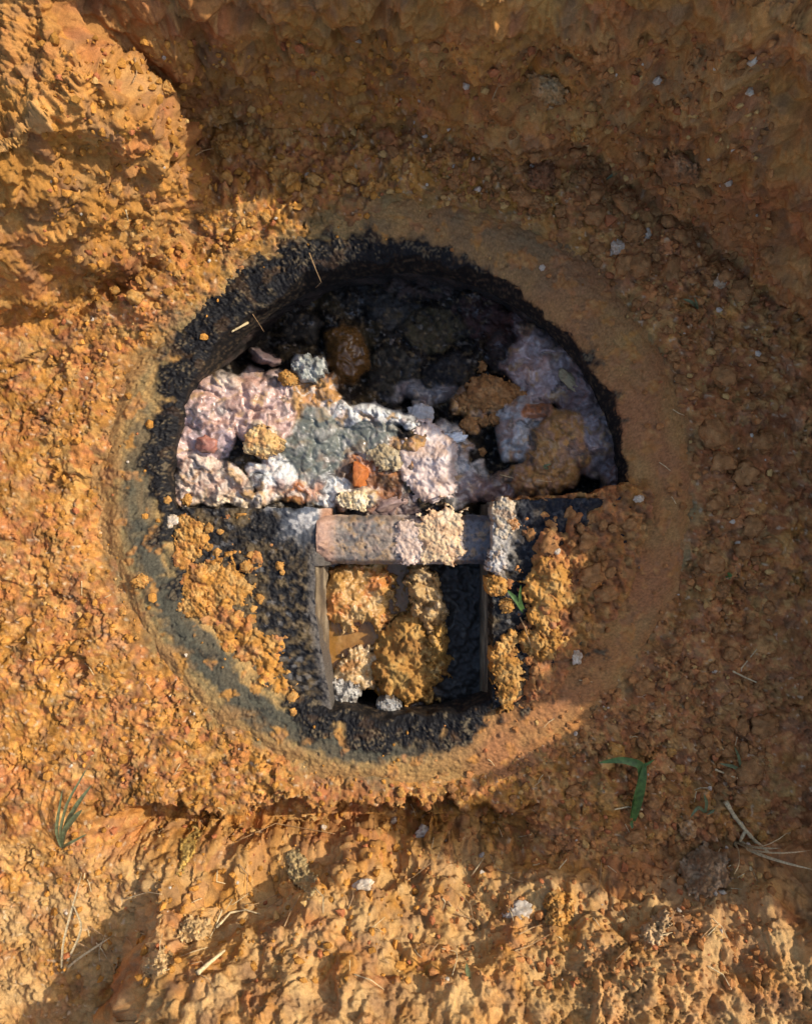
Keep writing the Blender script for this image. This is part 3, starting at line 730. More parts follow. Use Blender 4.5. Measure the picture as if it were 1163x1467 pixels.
n1 = fbm(p / 45, q_ / 45, 4, 93); n2 = fbm(p / 13, q_ / 13, 3, 94); n3 = fbm(p / 6, q_ / 6, 2, 95)
z = base.copy()
c = np.broadcast_to(np.array([0.016, 0.013, 0.011]), p.shape + (3,)).copy()
fatty = np.zeros(p.shape)
c = mixc(c, (0.075, 0.05, 0.022), np.clip(n1 * 0.9 + 0.1 * n2, 0, 0.8))
c = mixc(c, (0.15, 0.135, 0.115), np.clip((n2 + 0.7 * n3 - 0.48) * 1.6, 0, 0.7))
c = mixc(c, (0.15, 0.10, 0.05), np.clip((fbm(p / 9, q_ / 9, 3, 99) - 0.3) * 1.8, 0, 0.7))
c = mixc(c, (0.10, 0.03, 0.025), np.clip(sstep(640, 760, p) * sstep(560, 430, q_) * (0.5 + n1), 0, 0.7))
rg = 0.78 - 0.4 * sstep(0.1, 0.5, fbm(p / 18, q_ / 18, 4, 88))
for (cx, cy, rx, ry, top, colr, ro) in domes:
    if top > -0.134 and cx > 660: top += 0.03
    elif cx < 500 and top == -.15: top += 0.03
    d2 = ((wp - cx) / rx) ** 2 + ((wq - cy) / ry) ** 2
    dome = np.clip(1 - d2, 0, 1) ** 0.42
    cand = base + (top - base) * dome - 0.001
    w = sstep(-0.010, 0.006, cand - z) * sstep(1.0, 0.75, d2)
    if top < -0.133 and sum(colr) < 0.31 and cx > 425 and cx != 495:      # lumps drowned in the black sludge
        colr = tuple(0.55 * k for k in colr); ro = 0.72; w = w * np.clip(0.55 + 0.9 * n2, 0, 1)
    fatty = fatty * (1 - w) + w * (1.0 if colr in (PINK, MAUVE, BEIGE) or (cx > 660 and top > -0.12) else 0.0)
    c = mixc(c, colr, w); rg = rg * (1 - w) + ro * w
    z = np.maximum(z, cand)
light = np.clip((c.sum(-1) - 0.2) * 2, 0, 1)
sp = p + 12 * fbm(p / 25, q_ / 25, 3, 120); sq = q_ + 12 * fbm(p / 25, q_ / 25, 3, 121)
fold = np.abs(perlin2(sp / 52, sq / 52, 96)) * 1.5 + 0.45 * np.abs(perlin2(sp / 21, sq / 21, 97)) + 0.06 * np.abs(perlin2(sp / 9, sq / 9, 98))
z += 0.020 * (fold - 0.4) * (0.45 + 0.55 * light) + (0.0022 - 0.0012 * fatty) * fbm(sp / 10, sq / 10, 4, 122, 0.65)
g1, gi1, _ = crumbs(p, q_, 10, 0.0045, 14, 0.35)
pl, gi2, _ = plates(p, q_, 17, 15)
dry = sstep(0.5, 0.7, rg)
z += g1 * (0.15 + 0.5 * dry) + 0.005 * pl * dry
c = c * (1 + dry * (0.5 * gi1[..., 1] - 0.25))[..., None] * (1 + (0.15 + dry) * (0.3 * gi2[..., 1] - 0.15))[..., None]
w1 = fbm(sp / 30, sq / 30, 4, 123, 0.6); w2 = fbm(sp / 16, sq / 16, 4, 124, 0.6); w3 = fbm(sp / 22, sq / 22, 3, 125)
c = mixc(c, (0.36, 0.17, 0.10), np.clip((w1 - 0.15) * light * 1.3, 0, 0.55))
c = mixc(c, (0.52, 0.45, 0.38), np.clip((w2 - 0.15) * light * 2.2, 0, 0.8) * (1 - 0.65 * fatty))
c = mixc(c, (0.09, 0.085, 0.08), np.clip((-w2 - 0.25) * light * 2.4, 0, 0.8) * (1 - 0.6 * fatty))
c = mixc(c, (0.40, 0.23, 0.08), np.clip((w3 - 0.25) * light * 1.8, 0, 0.7))
w4 = fbm(sp / 40, sq / 20, 4, 126, 0.6); w5 = fbm(sp / 14, sq / 30, 4, 127, 0.6)
c = mixc(c, (0.06, 0.05, 0.045), np.clip((w4 - 0.32) * light * 2.6, 0, 0.8))
c = mixc(c, (0.30, 0.17, 0.12), np.clip((w5 - 0.12) * fatty * light * 1.5, 0, 0.6))
cells = (np.hypot(p[:-1, :-1] - RC[0], q_[:-1, :-1] - RC[1]) < R_IN + 9)
me = grid_mesh('floating_sludge', raygrid(p, q_, z), c, np.clip(rg - 0.14 * fatty + 0.2 * n2, 0.14, 1), cells)
SL = tag(link('floating_sludge', me, M_SLUDGE), 'lumpy pink, grey and black sludge filling the open half of the tank', 'sludge', kind='stuff')

# ------------------------------------------------------------------ contents of the well
p, q_ = fgrid(440, 716, 800, 1044, 1.5)
n1 = fbm(p / 40, q_ / 40, 4, 100); n2 = fbm(p / 12, q_ / 12, 3, 101)
z = np.full(p.shape, -0.115)
c = np.broadcast_to(np.array([0.25, 0.115, 0.022]), p.shape + (3,)).copy()
c = mixc(c, (0.36, 0.2, 0.06), np.clip(n1, 0, 0.7)); rg = np.full(p.shape, 0.16)
shade_dk = np.clip(sstep(560, 640, p + 12 * n1) , 0, 1)  # shade of the right well wall, painted into the liquid's colour
rg = rg + 0.45 * shade_dk; z = z + shade_dk * (0.006 * n1 + 0.003 * n2)
c = mixc(c, (0.022, 0.018, 0.014), shade_dk); c = mixc(c, (0.10, 0.09, 0.075), np.clip(shade_dk * (n2 - 0.25), 0, 0.5))
hole = sstep(0.0, 0.4, 1 - ((p - 515) / 30) ** 2 - ((q_ - 1010) / 32) ** 2)
z -= 0.10 * hole; c = mixc(c, (0.01, 0.008, 0.006), hole)
c = mixc(c, (0.10, 0.095, 0.09), np.clip(sstep(1000, 1020, q_ + 8 * n2) * sstep(545, 556, p) * sstep(660, 640, p), 0, 0.8))
z += 0.012 * sstep(1000, 1020, q_) * sstep(545, 560, p) * (0.6 + n2)
z += 0.0008 * n2
me = grid_mesh('well_liquid', raygrid(p, q_, z), c, rg)
tag(link('well_liquid', me, M_WATER), 'amber murky liquid standing in the square well, its right part painted dark as shade', 'liquid', kind='stuff')

# ------------------------------------------------------------------ lumps
_ico = {}
def ico(n):
    if n not in _ico:
        bm = bmesh.new(); bmesh.ops.create_icosphere(bm, subdivisions=n, radius=1.0)
        V = np.array([v.co[:] for v in bm.verts]); F = np.array([[v.index for v in f.verts] for f in bm.faces]); bm.free()
        _ico[n] = (V, F)
    return _ico[n]

def lump_mesh(name, rx, ry, rz, seed, cols, rough=0.8, sub=4, a1=0.35, a2=0.14, f1=1.3, f2=4.0, crumb=0.0, box=0.0, flat=0.35, grit=0, cuts=7):
    V, F = ico(sub)
    Q = V
    if box > 0:
        Vb = V / np.abs(V).max(1)[:, None]; V = V * (1 - box) + Vb * box * 0.85
    Q = V * (np.array([rx, ry, rz]) / ((rx * ry * rz) ** (1 / 3)))
    rc = np.random.default_rng(int(seed) + 50)
    for _ in range(cuts):
        nn = rc.normal(size=3); nn /= np.linalg.norm(nn); off = rc.uniform(0.6, 0.85)
        V = V - nn * (np.clip(V @ nn - off, 0, None) * 0.92)[:, None]
    n1 = fbm3(Q * f1, 3, seed); n2 = fbm3(Q * f2, 4, seed + 5, 0.6)
    r = 1 + a1 * n1 + a2 * n2
    tint = np.ones(len(V))
    if crumb > 0:
        wv = Q + 0.12 * np.stack([perlin3(Q * 5, seed + k) for k in range(3)], 1)
        fs = (2.2, 4.6, 9.5) if sub >= 5 else ((2.2, 4.6) if sub == 4 else (2.0, 3.6))
        am = 1.0
        for k, fq in enumerate(fs):
            g1, g2, rw = worley3(wv * fq, seed + k * 3)
            r += crumb * 0.36 * am * (sstep(0, 0.45, g2 - g1) * (0.3 + 0.7 * rw[:, 2]) - 0.45)
            tint *= 0.86 + 0.28 * rw[:, 1]
            am *= 0.7
    Pn = V * r[:, None]
    Pn[:, 2] = np.where(Pn[:, 2] < -flat, -flat + (Pn[:, 2] + flat) * 0.25, Pn[:, 2])
    Pn = Pn * np.array([rx, ry, rz]) * S
    c = np.broadcast_to(np.array(cols[0], float), V.shape).copy()
    for k, cl in enumerate(cols[1:]):
        w = np.clip((fbm3(V * (1.6 + k), 4, seed + 20 + k * 4, 0.65)) * 1.6 + 0.05, 0, 0.9)
        c = mixc(c, cl, w)
    c *= (tint * (1 + 0.2 * n2))[:, None]
    sm = np.full(len(F), True)
    if grit > 0:      # crumbs clinging to the surface
        r_ = np.random.default_rng(int(seed) + 900)
        V1, F1 = ico(1)
        ups = np.where(V[:, 2] > -0.3)[0]
        pick = r_.choice(ups, grit); rm = (rx * ry * rz) ** (1 / 3) * S
        Vs = [Pn]; Fs = [F]; Cs = [c]; off = len(Pn)
        for k in pick:
            sz = rm * (0.03 + 0.15 * r_.random() ** 4)
            Vs.append(V1 * (1 + 0.22 * r_.normal(size=(len(V1), 1))) * sz * r_.uniform(0.7, 1.2, 3) + Pn[k]); Fs.append(F1 + off); off += len(V1)
            Cs.append(np.broadcast_to(c[k] * r_.uniform(0.75, 1.3), (len(V1), 3)))
        Pn = np.concatenate(Vs); F = np.concatenate(Fs); c = np.concatenate(Cs)
        sm = np.concatenate([sm, np.zeros(len(F) - len(sm), bool)])
    return make_mesh(name, Pn, F, np.full(len(F), 3), c, rough, sm)

bpy.context.view_layer.update()
dg = bpy.context.evaluated_depsgraph_get()
def hit(px, py):
    d = Vector(((px - CU) * S, (CV - py) * S, -D)).normalized()
    ok, loc, nor, _, ob, _ = scene.ray_cast(dg, Vector((0, 0, D)), d)
    return (loc, nor) if ok else (Vector(W(px, py)), Vector((0, 0, 1)))

def put(name, px, py, rx, ry, rz, seed, cols, label, cat, mat=M_SOIL, rot=0.0, sink=0.3, group=None, tilt=0.0, **kw):
    loc, nor = hit(px, py)
    fs = (D - loc.z) / D
    if mat is M_FAT: kw.setdefault('cuts', 2); kw.setdefault('a1', 0.25)
    if mat is M_SOIL and rx > 7: kw.setdefault('grit', int(60 + 7 * min(rx, 40)))
    if kw.get('sub', 4) == 5 and max(rx, ry) < 30: kw['sub'] = 4
    me = lump_mesh(name, rx * fs, ry * fs, rz * fs, seed, cols, **kw)
    o = link(name, me, mat)
    o.rotation_euler = (tilt, 0, rot)
    # keep the centre of the lump on the ray of its pixel
    h = rz * fs * S * (0.5 - sink)
    k = (D - loc.z - h) / (D - loc.z)
    o.location = (loc.x * k, loc.y * k, loc.z + h)
    tag(o, label, cat, group)
    return o

SOILL = [(0.42, 0.20, 0.048), (0.31, 0.14, 0.042), (0.47, 0.27, 0.09)]
SOILR = [(0.30, 0.138, 0.048), (0.24, 0.105, 0.04), (0.37, 0.19, 0.075)]
WHT = [(0.46, 0.36, 0.25), (0.34, 0.23, 0.13), (0.54, 0.45, 0.34)]
GRY = [(0.34, 0.28, 0.21), (0.28, 0.19, 0.11), (0.42, 0.36, 0.29)]

def mound(name, px, py, rx, ry, hgt, seed, cols, label, cat, mat=M_SOIL, rot=0.0, rough=0.9, crumby=1.0, boxy=2.0, ragged=1.0, base=None, group=None, power=0.5, follow=False):
    """broad lump lying on something: rough relief over an irregular outline, sides going down into what carries it"""
    loc, nor = hit(px, py)
    zb = loc.z if base is None else base
    R = (rx * ry) ** 0.5; E = max(rx, ry) * 1.35
    st = 1.3
    p, q = np.meshgrid(np.arange(px - E, px + E, st), np.arange(py - E, py + E, st))
    wp = p + ragged * (0.22 * R * fbm(p / (R * 0.9), q / (R * 0.9), 2, seed + .1) + 0.16 * R * fbm(p / (R * 0.28), q / (R * 0.28), 3, seed + .3, 0.6)) - px
    wq = q + ragged * (0.22 * R * fbm(p / (R * 0.9), q / (R * 0.9), 2, seed + .5) + 0.16 * R * fbm(p / (R * 0.28), q / (R * 0.28), 3, seed + .7, 0.6)) - py
    x = (wp * math.cos(rot) - wq * math.sin(rot)) / rx; y = (wp * math.sin(rot) + wq * math.cos(rot)) / ry
    d2 = np.abs(x) ** boxy + np.abs(y) ** boxy
    dome = np.clip(1 - d2, 0, 1) ** power
    s1 = max(9.0, R * 0.55); s2 = max(6.0, R * 0.25); sd = int(seed * 7) % 97
    p1, r1, _ = plates(p, q, s1, sd); p2, r2, _ = plates(p, q, s2, sd + 1); h4, r4, _ = crumbs(p, q, 6.5, 0.0034, sd + 2, 0.6)
    n1 = fbm(p / (R * 0.7), q / (R * 0.7), 4, seed + 2); n2 = fbm(p / 12, q / 12, 4, seed + 3, 0.65)
    hh = dome * (1 + 0.35 * n1) * hgt + sstep(0, 0.25, dome) * (crumby * (0.28 * hgt * (p1 - .4) + 0.0045 * p2 + 0.8 * h4) + 0.0016 * n2)
    if follow:      # the lump sits in a slope: take the slope under it
        n_ = 9; gx = np.linspace(px - E, px + E, n_); gy = np.linspace(py - E, py + E, n_)
        zz = np.array([[hit(a_, b_)[0].z for a_ in gx] for b_ in gy])
        fx = np.clip((p - gx[0]) / (gx[1] - gx[0]), 0, n_ - 1.001); fy = np.clip((q - gy[0]) / (gy[1] - gy[0]), 0, n_ - 1.001)
        i_ = fx.astype(int); j_ = fy.astype(int); fx = fx - i_; fy = fy - j_
        zf = (zz[j_, i_] * (1 - fx) + zz[j_, i_ + 1] * fx) * (1 - fy) + (zz[j_ + 1, i_] * (1 - fx) + zz[j_ + 1, i_ + 1] * fx) * fy
    else: zf = zb
    z = zf - 0.012 + hh + 0.012 * sstep(0.0, 0.1, dome) * 0.8
    c = np.broadcast_to(np.array(cols[0], float), p.shape + (3,)).copy()
    for k, cl in enumerate(cols[1:]):
        c = mixc(c, cl, np.clip(fbm(p / (R * 0.6), q / (R * 0.6), 4, seed + 11 + k * 3, 0.65) * 1.7 + 0.05, 0, 0.9))
    c = c * (1 + crumby * (0.36 * r1[..., 1] - 0.18))[..., None] * (1 + crumby * (0.4 * r2[..., 1] - 0.2))[..., None]
    inside = d2 < 1.0
    cells = inside[:-1, :-1] & inside[1:, 1:]
    P = raygrid(p, q, z)
    me = grid_mesh(name, P, c, np.clip(rough + 0.12 * n2, 0.12, 1), cells, None if follow else zb - 0.04)
    ctr = Vector(W(px, py, zb)); me.transform(Matrix.Translation(-ctr))
    o = link(name, me, mat); o.location = ctr
    tag(o, label, cat, group)
    return o

# things lying in the sludge
mound('grease_slab', 612, 668, 44, 60, 0.030, 1, [(0.54, 0.41, 0.34), (0.58, 0.48, 0.42), (0.44, 0.30, 0.22)], 'pale pinkish slab of hard grease leaning above the crossbeam', 'grease', M_FAT, rot=0.15, rough=0.5, crumby=0.25, boxy=2.6, ragged=0.7)
put('brick_fragment', 516, 678, 14, 22, 16, 2, [(0.42, 0.13, 0.03), (0.36, 0.10, 0.025)], 'orange brick fragment standing upright in the sludge', 'brick', M_STONE, rot=0.1, a1=0.12, a2=0.04, box=0.75, cuts=4, rough=0.6)
mound('sandy_stone', 553, 655, 28, 18, 0.016, 3, [(0.30, 0.22, 0.12), (0.40, 0.32, 0.2)], 'sandy brown stone with pale edge beside the grease slab', 'stone', M_STONE, rot=-0.3, crumby=0.5)
mound('grease_lump', 443, 527, 25, 20, 0.022, 4, [(0.26, 0.26, 0.22), (0.5, 0.47, 0.40), (0.09, 0.09, 0.08)], 'grey and white striped grease lump at the edge of the dark pool', 'grease', M_FAT, rough=0.5, crumby=0.4)
put('soil_clod', 413, 543, 13, 12, 12, 5, SOILL, 'round orange soil clod beside the striped grease lump', 'clod', crumb=0.15)
mound('soil_clod', 375, 632, 28, 24, 0.014, 6, [(0.48, 0.29, 0.10), (0.54, 0.38, 0.18), (0.4, 0.2, 0.07)], 'cream coloured soil clod on top of the pink fat', 'clod', M_FAT, rough=0.7, crumby=0.6)
put('red_pebble', 296, 636, 17, 12, 10, 8, [(0.30, 0.12, 0.08), (0.38, 0.18, 0.12)], 'smooth reddish brown pebble stuck in the pink fat', 'pebble', M_FAT, a2=0.05, rough=0.4)
put('pebble', 560, 722, 26, 10, 9, 11, [(0.25, 0.16, 0.13), (0.33, 0.22, 0.17)], 'smooth brown pebble tucked against the crossbeam', 'pebble', M_STONE, rot=0.25, a1=0.15, a2=0.03, rough=0.4)
mound('grease_lump', 508, 717, 27, 15, 0.010, 12, [(0.56, 0.41, 0.22), (0.6, 0.49, 0.33)], 'crumbly cream grease lump at the left end of the crossbeam', 'grease', M_FAT, rough=0.6, crumby=0.8)
put('grease_lump', 604, 592, 17, 15, 8, 13, [(0.36, 0.35, 0.34), (0.44, 0.43, 0.42)], 'soft white grease puff floating in the dark pool', 'grease', M_FAT, a2=0.2)
for k, (a, b, r) in enumerate(((700, 562, 34), (672, 606, 13), (693, 602, 11), (710, 598, 12), (735, 565, 20), (688, 525, 10), (690, 648, 8), (670, 575, 16))):
    mound('soil_clod', a, b, r, r * 0.85, r * 0.6 * S, 20 + k, SOILR, 'brown soil clod fallen on the dark sludge in the tank', 'clod', group='clods on the dark sludge', crumby=0.5)
put('stick', 815, 545, 26, 8, 8, 30, [(0.34, 0.26, 0.14), (0.24, 0.17, 0.09)], 'short tan stick lying on the purple sludge', 'stick', M_STONE, rot=-0.8, a1=0.18, a2=0.08)
put('plastic_scrap', 650, 628, 17, 9, 6, 31, [(0.6, 0.62, 0.62), (0.5, 0.5, 0.5)], 'small white bone-shaped scrap on the dark sludge', 'scrap', M_STONE, rot=0.15, a1=0.4, f1=2.2, a2=0.05, rough=0.35)

# lumps in the well
mound('sludge_lump', 514, 852, 58, 54, 0.042, 40, [(0.40, 0.21, 0.06), (0.40, 0.14, 0.035), (0.48, 0.30, 0.12)], 'rusty brown sludge lump under the crossbeam in the well', 'sludge', M_SLUDGE, rough=0.42, crumby=0.3, boxy=2.6)
mound('sludge_lump', 584, 946, 54, 66, 0.048, 41, [(0.40, 0.205, 0.055), (0.47, 0.28, 0.09), (0.30, 0.14, 0.04)], 'large crumbly brown lump in the middle of the well', 'sludge', M_SOIL, crumby=0.6, boxy=2.4)
mound('sludge_lump', 512, 962, 46, 32, 0.026, 42, [(0.44, 0.28, 0.12), (0.38, 0.17, 0.05), (0.5, 0.36, 0.2)], 'pale tan lump wedged between the big lump and the well wall', 'sludge', M_SLUDGE, rot=0.5, rough=0.42, crumby=0.35)
mound('sludge_slab', 610, 854, 24, 58, 0.062, 43, [(0.44, 0.28, 0.12), (0.5, 0.36, 0.2), (0.34, 0.19, 0.07)], 'narrow upright tan slab hanging below the crossbeam', 'sludge', M_SOIL, rot=0.25, crumby=0.4, boxy=2.6)
mound('sludge_lump', 624, 930, 17, 46, 0.055, 44, [(0.42, 0.23, 0.06), (0.47, 0.29, 0.11)], 'thin crumbly ridge of soil beside the big well lump', 'sludge', M_SOIL, crumby=1.0, base=-0.11)
mound('grease_lump', 490, 994, 24, 22, 0.030, 45, [(0.34, 0.31, 0.26), (0.46, 0.43, 0.38), (0.2, 0.17, 0.14)], 'pale grey grease chunk at the lower corner of the well', 'grease', M_FAT, rough=0.45, crumby=0.6, boxy=2.6, base=-0.1)
mound('grease_flake', 556, 1016, 18, 16, 0.012, 46, [(0.24, 0.22, 0.19), (0.34, 0.32, 0.29), (0.12, 0.1, 0.08)], 'whitish grease flake in the black end of the well', 'grease', M_FAT, rough=0.45, crumby=0.5)

# on the crossbeam and shelves
mound('grease_lump', 632, 769, 36, 44, 0.008, 47, [(0.54, 0.37, 0.20), (0.58, 0.43, 0.27), (0.46, 0.27, 0.14)], 'flaky cream grease crust draped over the crossbeam', 'grease', M_FAT, rough=0.6, crumby=0.7, boxy=2.4, ragged=1.5)
mound('grease_lump', 585, 776, 20, 34, 0.004, 48, [(0.46, 0.32, 0.23), (0.5, 0.38, 0.30)], 'thin pinkish grease film on the crossbeam beside the crust', 'grease', M_FAT, rough=0.5, crumby=0.5, boxy=2.4)
mound('grease_lump', 722, 742, 19, 30, 0.007, 49, [(0.42, 0.32, 0.2), (0.46, 0.38, 0.28), (0.26, 0.16, 0.09)], 'beige grease patch on the inner corner of the soil covered shelf', 'grease', M_FAT, rough=0.55, crumby=0.8)
mound('grease_lump', 712, 806, 15, 20, 0.009, 50, [(0.34, 0.30, 0.26), (0.44, 0.40, 0.35), (0.3, 0.2, 0.12)], 'whitish grease blob at the edge of the well', 'grease', M_FAT, rough=0.5, crumby=0.8)
mound('soil_clod', 712, 840, 17, 16, 0.014, 51, SOILL, 'orange clod perched on the edge of the well below the whitish grease', 'clod')
put('soil_clod', 727, 866, 12, 13, 10, 52, SOILL, 'small orange clod beside the green sprout', 'clod', crumb=0.35)
put('soil_clod', 735, 752, 9, 10, 7, 53, [(0.45, 0.2, 0.07), (0.5, 0.3, 0.15)], 'small rusty clod on the beige grease patch', 'clod', crumb=0.3)
mound('soil_clod', 785, 846, 38, 62, 0.030, 54, SOILL, 'long ochre soil clod lying right of the green sprout', 'clod', rot=-0.05, crumby=0.5)
mound('soil_clod', 780, 918, 34, 30, 0.026, 55, SOILL, 'crumbly clod with rootlets below the long ochre clod', 'clod')
mound('soil_clod', 726, 962, 22, 62, 0.014, 56, SOILL, 'crumbled ochre soil ridge along the edge of the well', 'clod', rot=-0.1, ragged=1.4)
mound('soil_clod', 318, 842, 42, 36, 0.009, 57, SOILL, 'flat cracked orange soil cake on the tarred shelf', 'clod', crumby=0.8, ragged=1.3)
mound('soil_clod', 275, 862, 24, 28, 0.008, 58, SOILL, 'ochre clod left of the flat soil cake', 'clod', ragged=1.3)
mound('soil_clod', 268, 768, 20, 36, 0.008, 59, SOILL, 'ochre clod against the rim below the white shell', 'clod', ragged=1.4)
for k, (a, b, r) in enumerate(((352, 812, 10), (400, 811, 8), (404, 820, 5), (372, 858, 8), (299, 757, 8), (315, 762, 6), (358, 795, 6), (350, 905, 7), (418, 998, 9), (240, 717, 7), (345, 880, 6), (330, 930, 8), (380, 925, 7), (316, 900, 9), (290, 815, 9), (312, 790, 7), (420, 1020, 7))):
    put('soil_clod', a, b, r, r * 0.9, r * 0.7, 70 + k, SOILL, 'small orange clod on the tarred shelf left of the well', 'clod', group='small clods on the tarred shelf', crumb=0.25, sub=3)
put('soil_clod', 270, 722 - 4, 0.01, 0.01, 0.01, 99, SOILL, 'x', 'x') if False else None

# loose soil spilled over the shelves (real relief, nobody could count the crumbs)
def spill(name, u0, u1, v0, v1, hfun, label, red):
    u, v = fgrid(u0, u1, v0, v1, 1.6)
    n1 = fbm(u / 34, v / 34, 4, 110); n2 = fbm(u / 11, v / 11, 3, 111)
    h1, r1, _ = crumbs(u, v, 26, 0.011, 21, 0.5); h2, r2, _ = crumbs(u, v, 15, 0.007, 22, 0.6)
    p1, _, _ = plates(u, v, 22, 24); h3, r3, _ = crumbs(u, v, 8, 0.004, 23, 0.8)
    zb, cells = hfun(u, v, n1, n2)
    z = zb + h1 * (0.1 + 0.9 * red) + h2 * (0.2 + 0.8 * red) + h3 * (0.45 + .3 * red) + 0.005 * p1 + (0.007 - 0.003 * red) * fbm(u / 30, v / 30, 5, 27, 0.62) - 0.002 + 0.002 * fbm(u / 8, v / 8, 4, 26, 0.65)
    c = soil_color(u, v, (r2, r3), red)
    me = grid_mesh(name, worldgrid(u, v, z), c, 0.95, cells, -0.035)
    o = link(name, me, M_SOIL); tag(o, label, 'soil', kind='stuff')
def left_spill(u, v, n1, n2):
    rr = np.hypot(u - RC[0], v - RC[1])
    w = sstep(250, 330, rr + 20 * n1) * sstep(760, 830, v) + 0.35 * sstep(430, 260, u) * sstep(740, 800, v)
    z = -0.024 + 0.016 * np.clip(w, 0, 1) + 0.008 * n1
    cu = u[:-1, :-1]; cv = v[:-1, :-1]
    z -= 0.03 * sstep(405, 442, u + 22 * n1 + 10 * n2)
    return z, (np.hypot(cu - RC[0], cv - RC[1]) < R_IN + 10) & (cu < 446) & (cv > 735)
spill('spilled_soil', 232, 462, 732, 1048, left_spill, 'thin orange soil spilled over the tarred shelf', 0.0)
def right_spill(u, v, n1, n2):
    w = sstep(735, 790, u + 18 * n1) * sstep(735, 775, v + 0.55 * (u - 790) + 15 * n1)
    z = -0.010 - 0.02 * sstep(735, 712, u + 12 * n1) + 0.024 * np.clip(w + 0.25 * sstep(880, 960, v), 0, 1) + 0.006 * n1
    cu = u[:-1, :-1]; cv = v[:-1, :-1]
    return z, (np.hypot(cu - RC[0], cv - RC[1]) < R_IN + 22 + 10 * perlin2(cu / 30, cv / 30, 3)) & (cu > 708) & (cv > 712 - 0.2 * np.clip(cu - 800, 0, 200) + 6 * perlin2(cu / 14, cv * 0, 8))
spill('spilled_soil', 700, 940, 676, 1060, right_spill, 'thick brown crumbly soil heaped on the shelf right of the well', 0.85)
bpy.context.view_layer.update(); dg = bpy.context.evaluated_depsgraph_get()

# ------------------------------------------------------------------ stones and big clods on the pit floor and walls
stones = [  # px,py,rx,ry,rz, palette, label
    (605, 1194, 11, 9, 7, GRY, 'light grey angular stone in the shade below the tank'),
    (742, 1307, 22, 15, 13, GRY, 'pale grey stone half buried in the near bank'),
    (885, 354, 11, 10, 8, WHT, 'pale stone lying above the right of the rim'),
    (874, 362, 6, 5, 5, WHT, 'tiny white pebble touching the pale stone'),
    (927, 335, 9, 6, 6, WHT, 'cream pebble near the foot of the shaded wall'),
    (1032, 402, 11, 9, 8, [(0.42, 0.30, 0.18), (0.5, 0.38, 0.25)], 'tan stone among the clods right of the rim'),
    (915, 715, 8, 6, 5, WHT, 'small white pebble on the right edge of the rim'),
    (826, 942, 11, 8, 7, WHT, 'cream pebble at the edge of the soil covered shelf'),
    (872, 853, 8, 5, 5, WHT, 'pale oval pebble on the soil right of the long clod'),
    (798, 790, 5, 5, 4, WHT, 'tiny pale pebble above the long ochre clod'),
    (1073, 131, 6, 6, 5, WHT, 'white pebble stuck in the right hand wall'),
    (690, 1192 + 35, 6, 5, 4, GRY, 'small grey pebble in the shaded trench'),
    (565, 1177, 7, 5, 4, WHT, 'white pebble at the lip of the trench'),
    (463, 1186, 5, 4, 4, WHT, 'small white pebble left of the trench stones'),
    (518, 1272, 16, 11, 9, WHT, 'whitish chalky stone on the sunlit near bank'),
    (245, 746, 11, 9, 5, WHT, 'white shell fragment on the tarred shelf by the rim'),
    (828, 190, 13, 11, 10, SOILL, 'tan clod lodged in the shaded wall'),
    (972, 243, 33, 24, 22, [(0.36, 0.17, 0.07), (0.42, 0.24, 0.12), (0.26, 0.13, 0.06)], 'large rusty clod sticking out of the right hand wall'),
    (776, 250, 22, 22, 18, [(0.26, 0.115, 0.05), (0.32, 0.15, 0.07)], 'reddish brown clod at the foot of the shaded wall'),
    (742, 276, 12, 14, 12, SOILR, 'brown clod beside the reddish clod at the wall foot'),
    (770, 292, 18, 15, 13, SOILR, 'brown clod below the reddish clod at the wall foot'),
    (845, 240, 18, 18, 14, SOILR, 'rounded dark clod under the shaded wall'),
    (895, 282, 16, 18, 14, SOILR, 'dark clod in the hollow under the rusty wall clod'),
    (785, 128, 20, 34, 14, [(0.38, 0.22, 0.09), (0.45, 0.3, 0.15)], 'slanting tan slab of soil in the shaded wall'),
    (1032, 845, 12, 15, 10, SOILR, 'brown egg shaped clod right of the rim'),
    (200, 832, 14, 12, 8, SOILL, 'orange clod sitting on the left of the rim'),
    (268, 716, 9, 8, 5, SOILL, 'small orange clod where shelf and rim meet'),
    (530, 270, 9, 14, 16, SOILL, 'upright sunlit clod above the black part of the rim'),
    (320, 215, 9, 14, 16, SOILL, 'small sunlit clod standing beside the big outcrop'),
    (415, 258, 14, 12, 12, SOILL, 'sunlit clod on the soil bank above the rim'),
    (240, 128, 10, 9, 10, SOILL, 'clod jutting from the top of the sunlit outcrop'),
    (1010, 1250, 40, 36, 22, [(0.34, 0.2, 0.1), (0.42, 0.28, 0.16)], 'big brown boulder of soil in the near bank'),
    (985, 1190, 20, 13, 11, [(0.5, 0.26, 0.1), (0.55, 0.36, 0.2)], 'orange clod behind the big boulder of soil'),
    (800, 1300, 24, 28, 16, SOILL, 'rounded brown clod beside the pale half buried stone'),
    (280, 1330, 26, 20, 15, [(0.5, 0.33, 0.15), (0.42, 0.25, 0.1)], 'pale clod on the sunlit near bank'),
    (225, 1380, 24, 20, 14, [(0.5, 0.33, 0.15), (0.42, 0.25, 0.1)], 'pale clod at the shaded corner of the near bank'),
    (430, 1250, 40, 16, 14, [(0.36, 0.26, 0.12), (0.44, 0.3, 0.13)], 'long olive brown clod along the trench'),
    (270, 1215, 40, 12, 10, [(0.46, 0.28, 0.07), (0.5, 0.33, 0.1)], 'yellow soil slab hanging over the trench'),
    (940, 1330, 30, 20, 15, [(0.5, 0.33, 0.17), (0.42, 0.26, 0.12)], 'pale clod under the weed shadows on the near bank'),
]
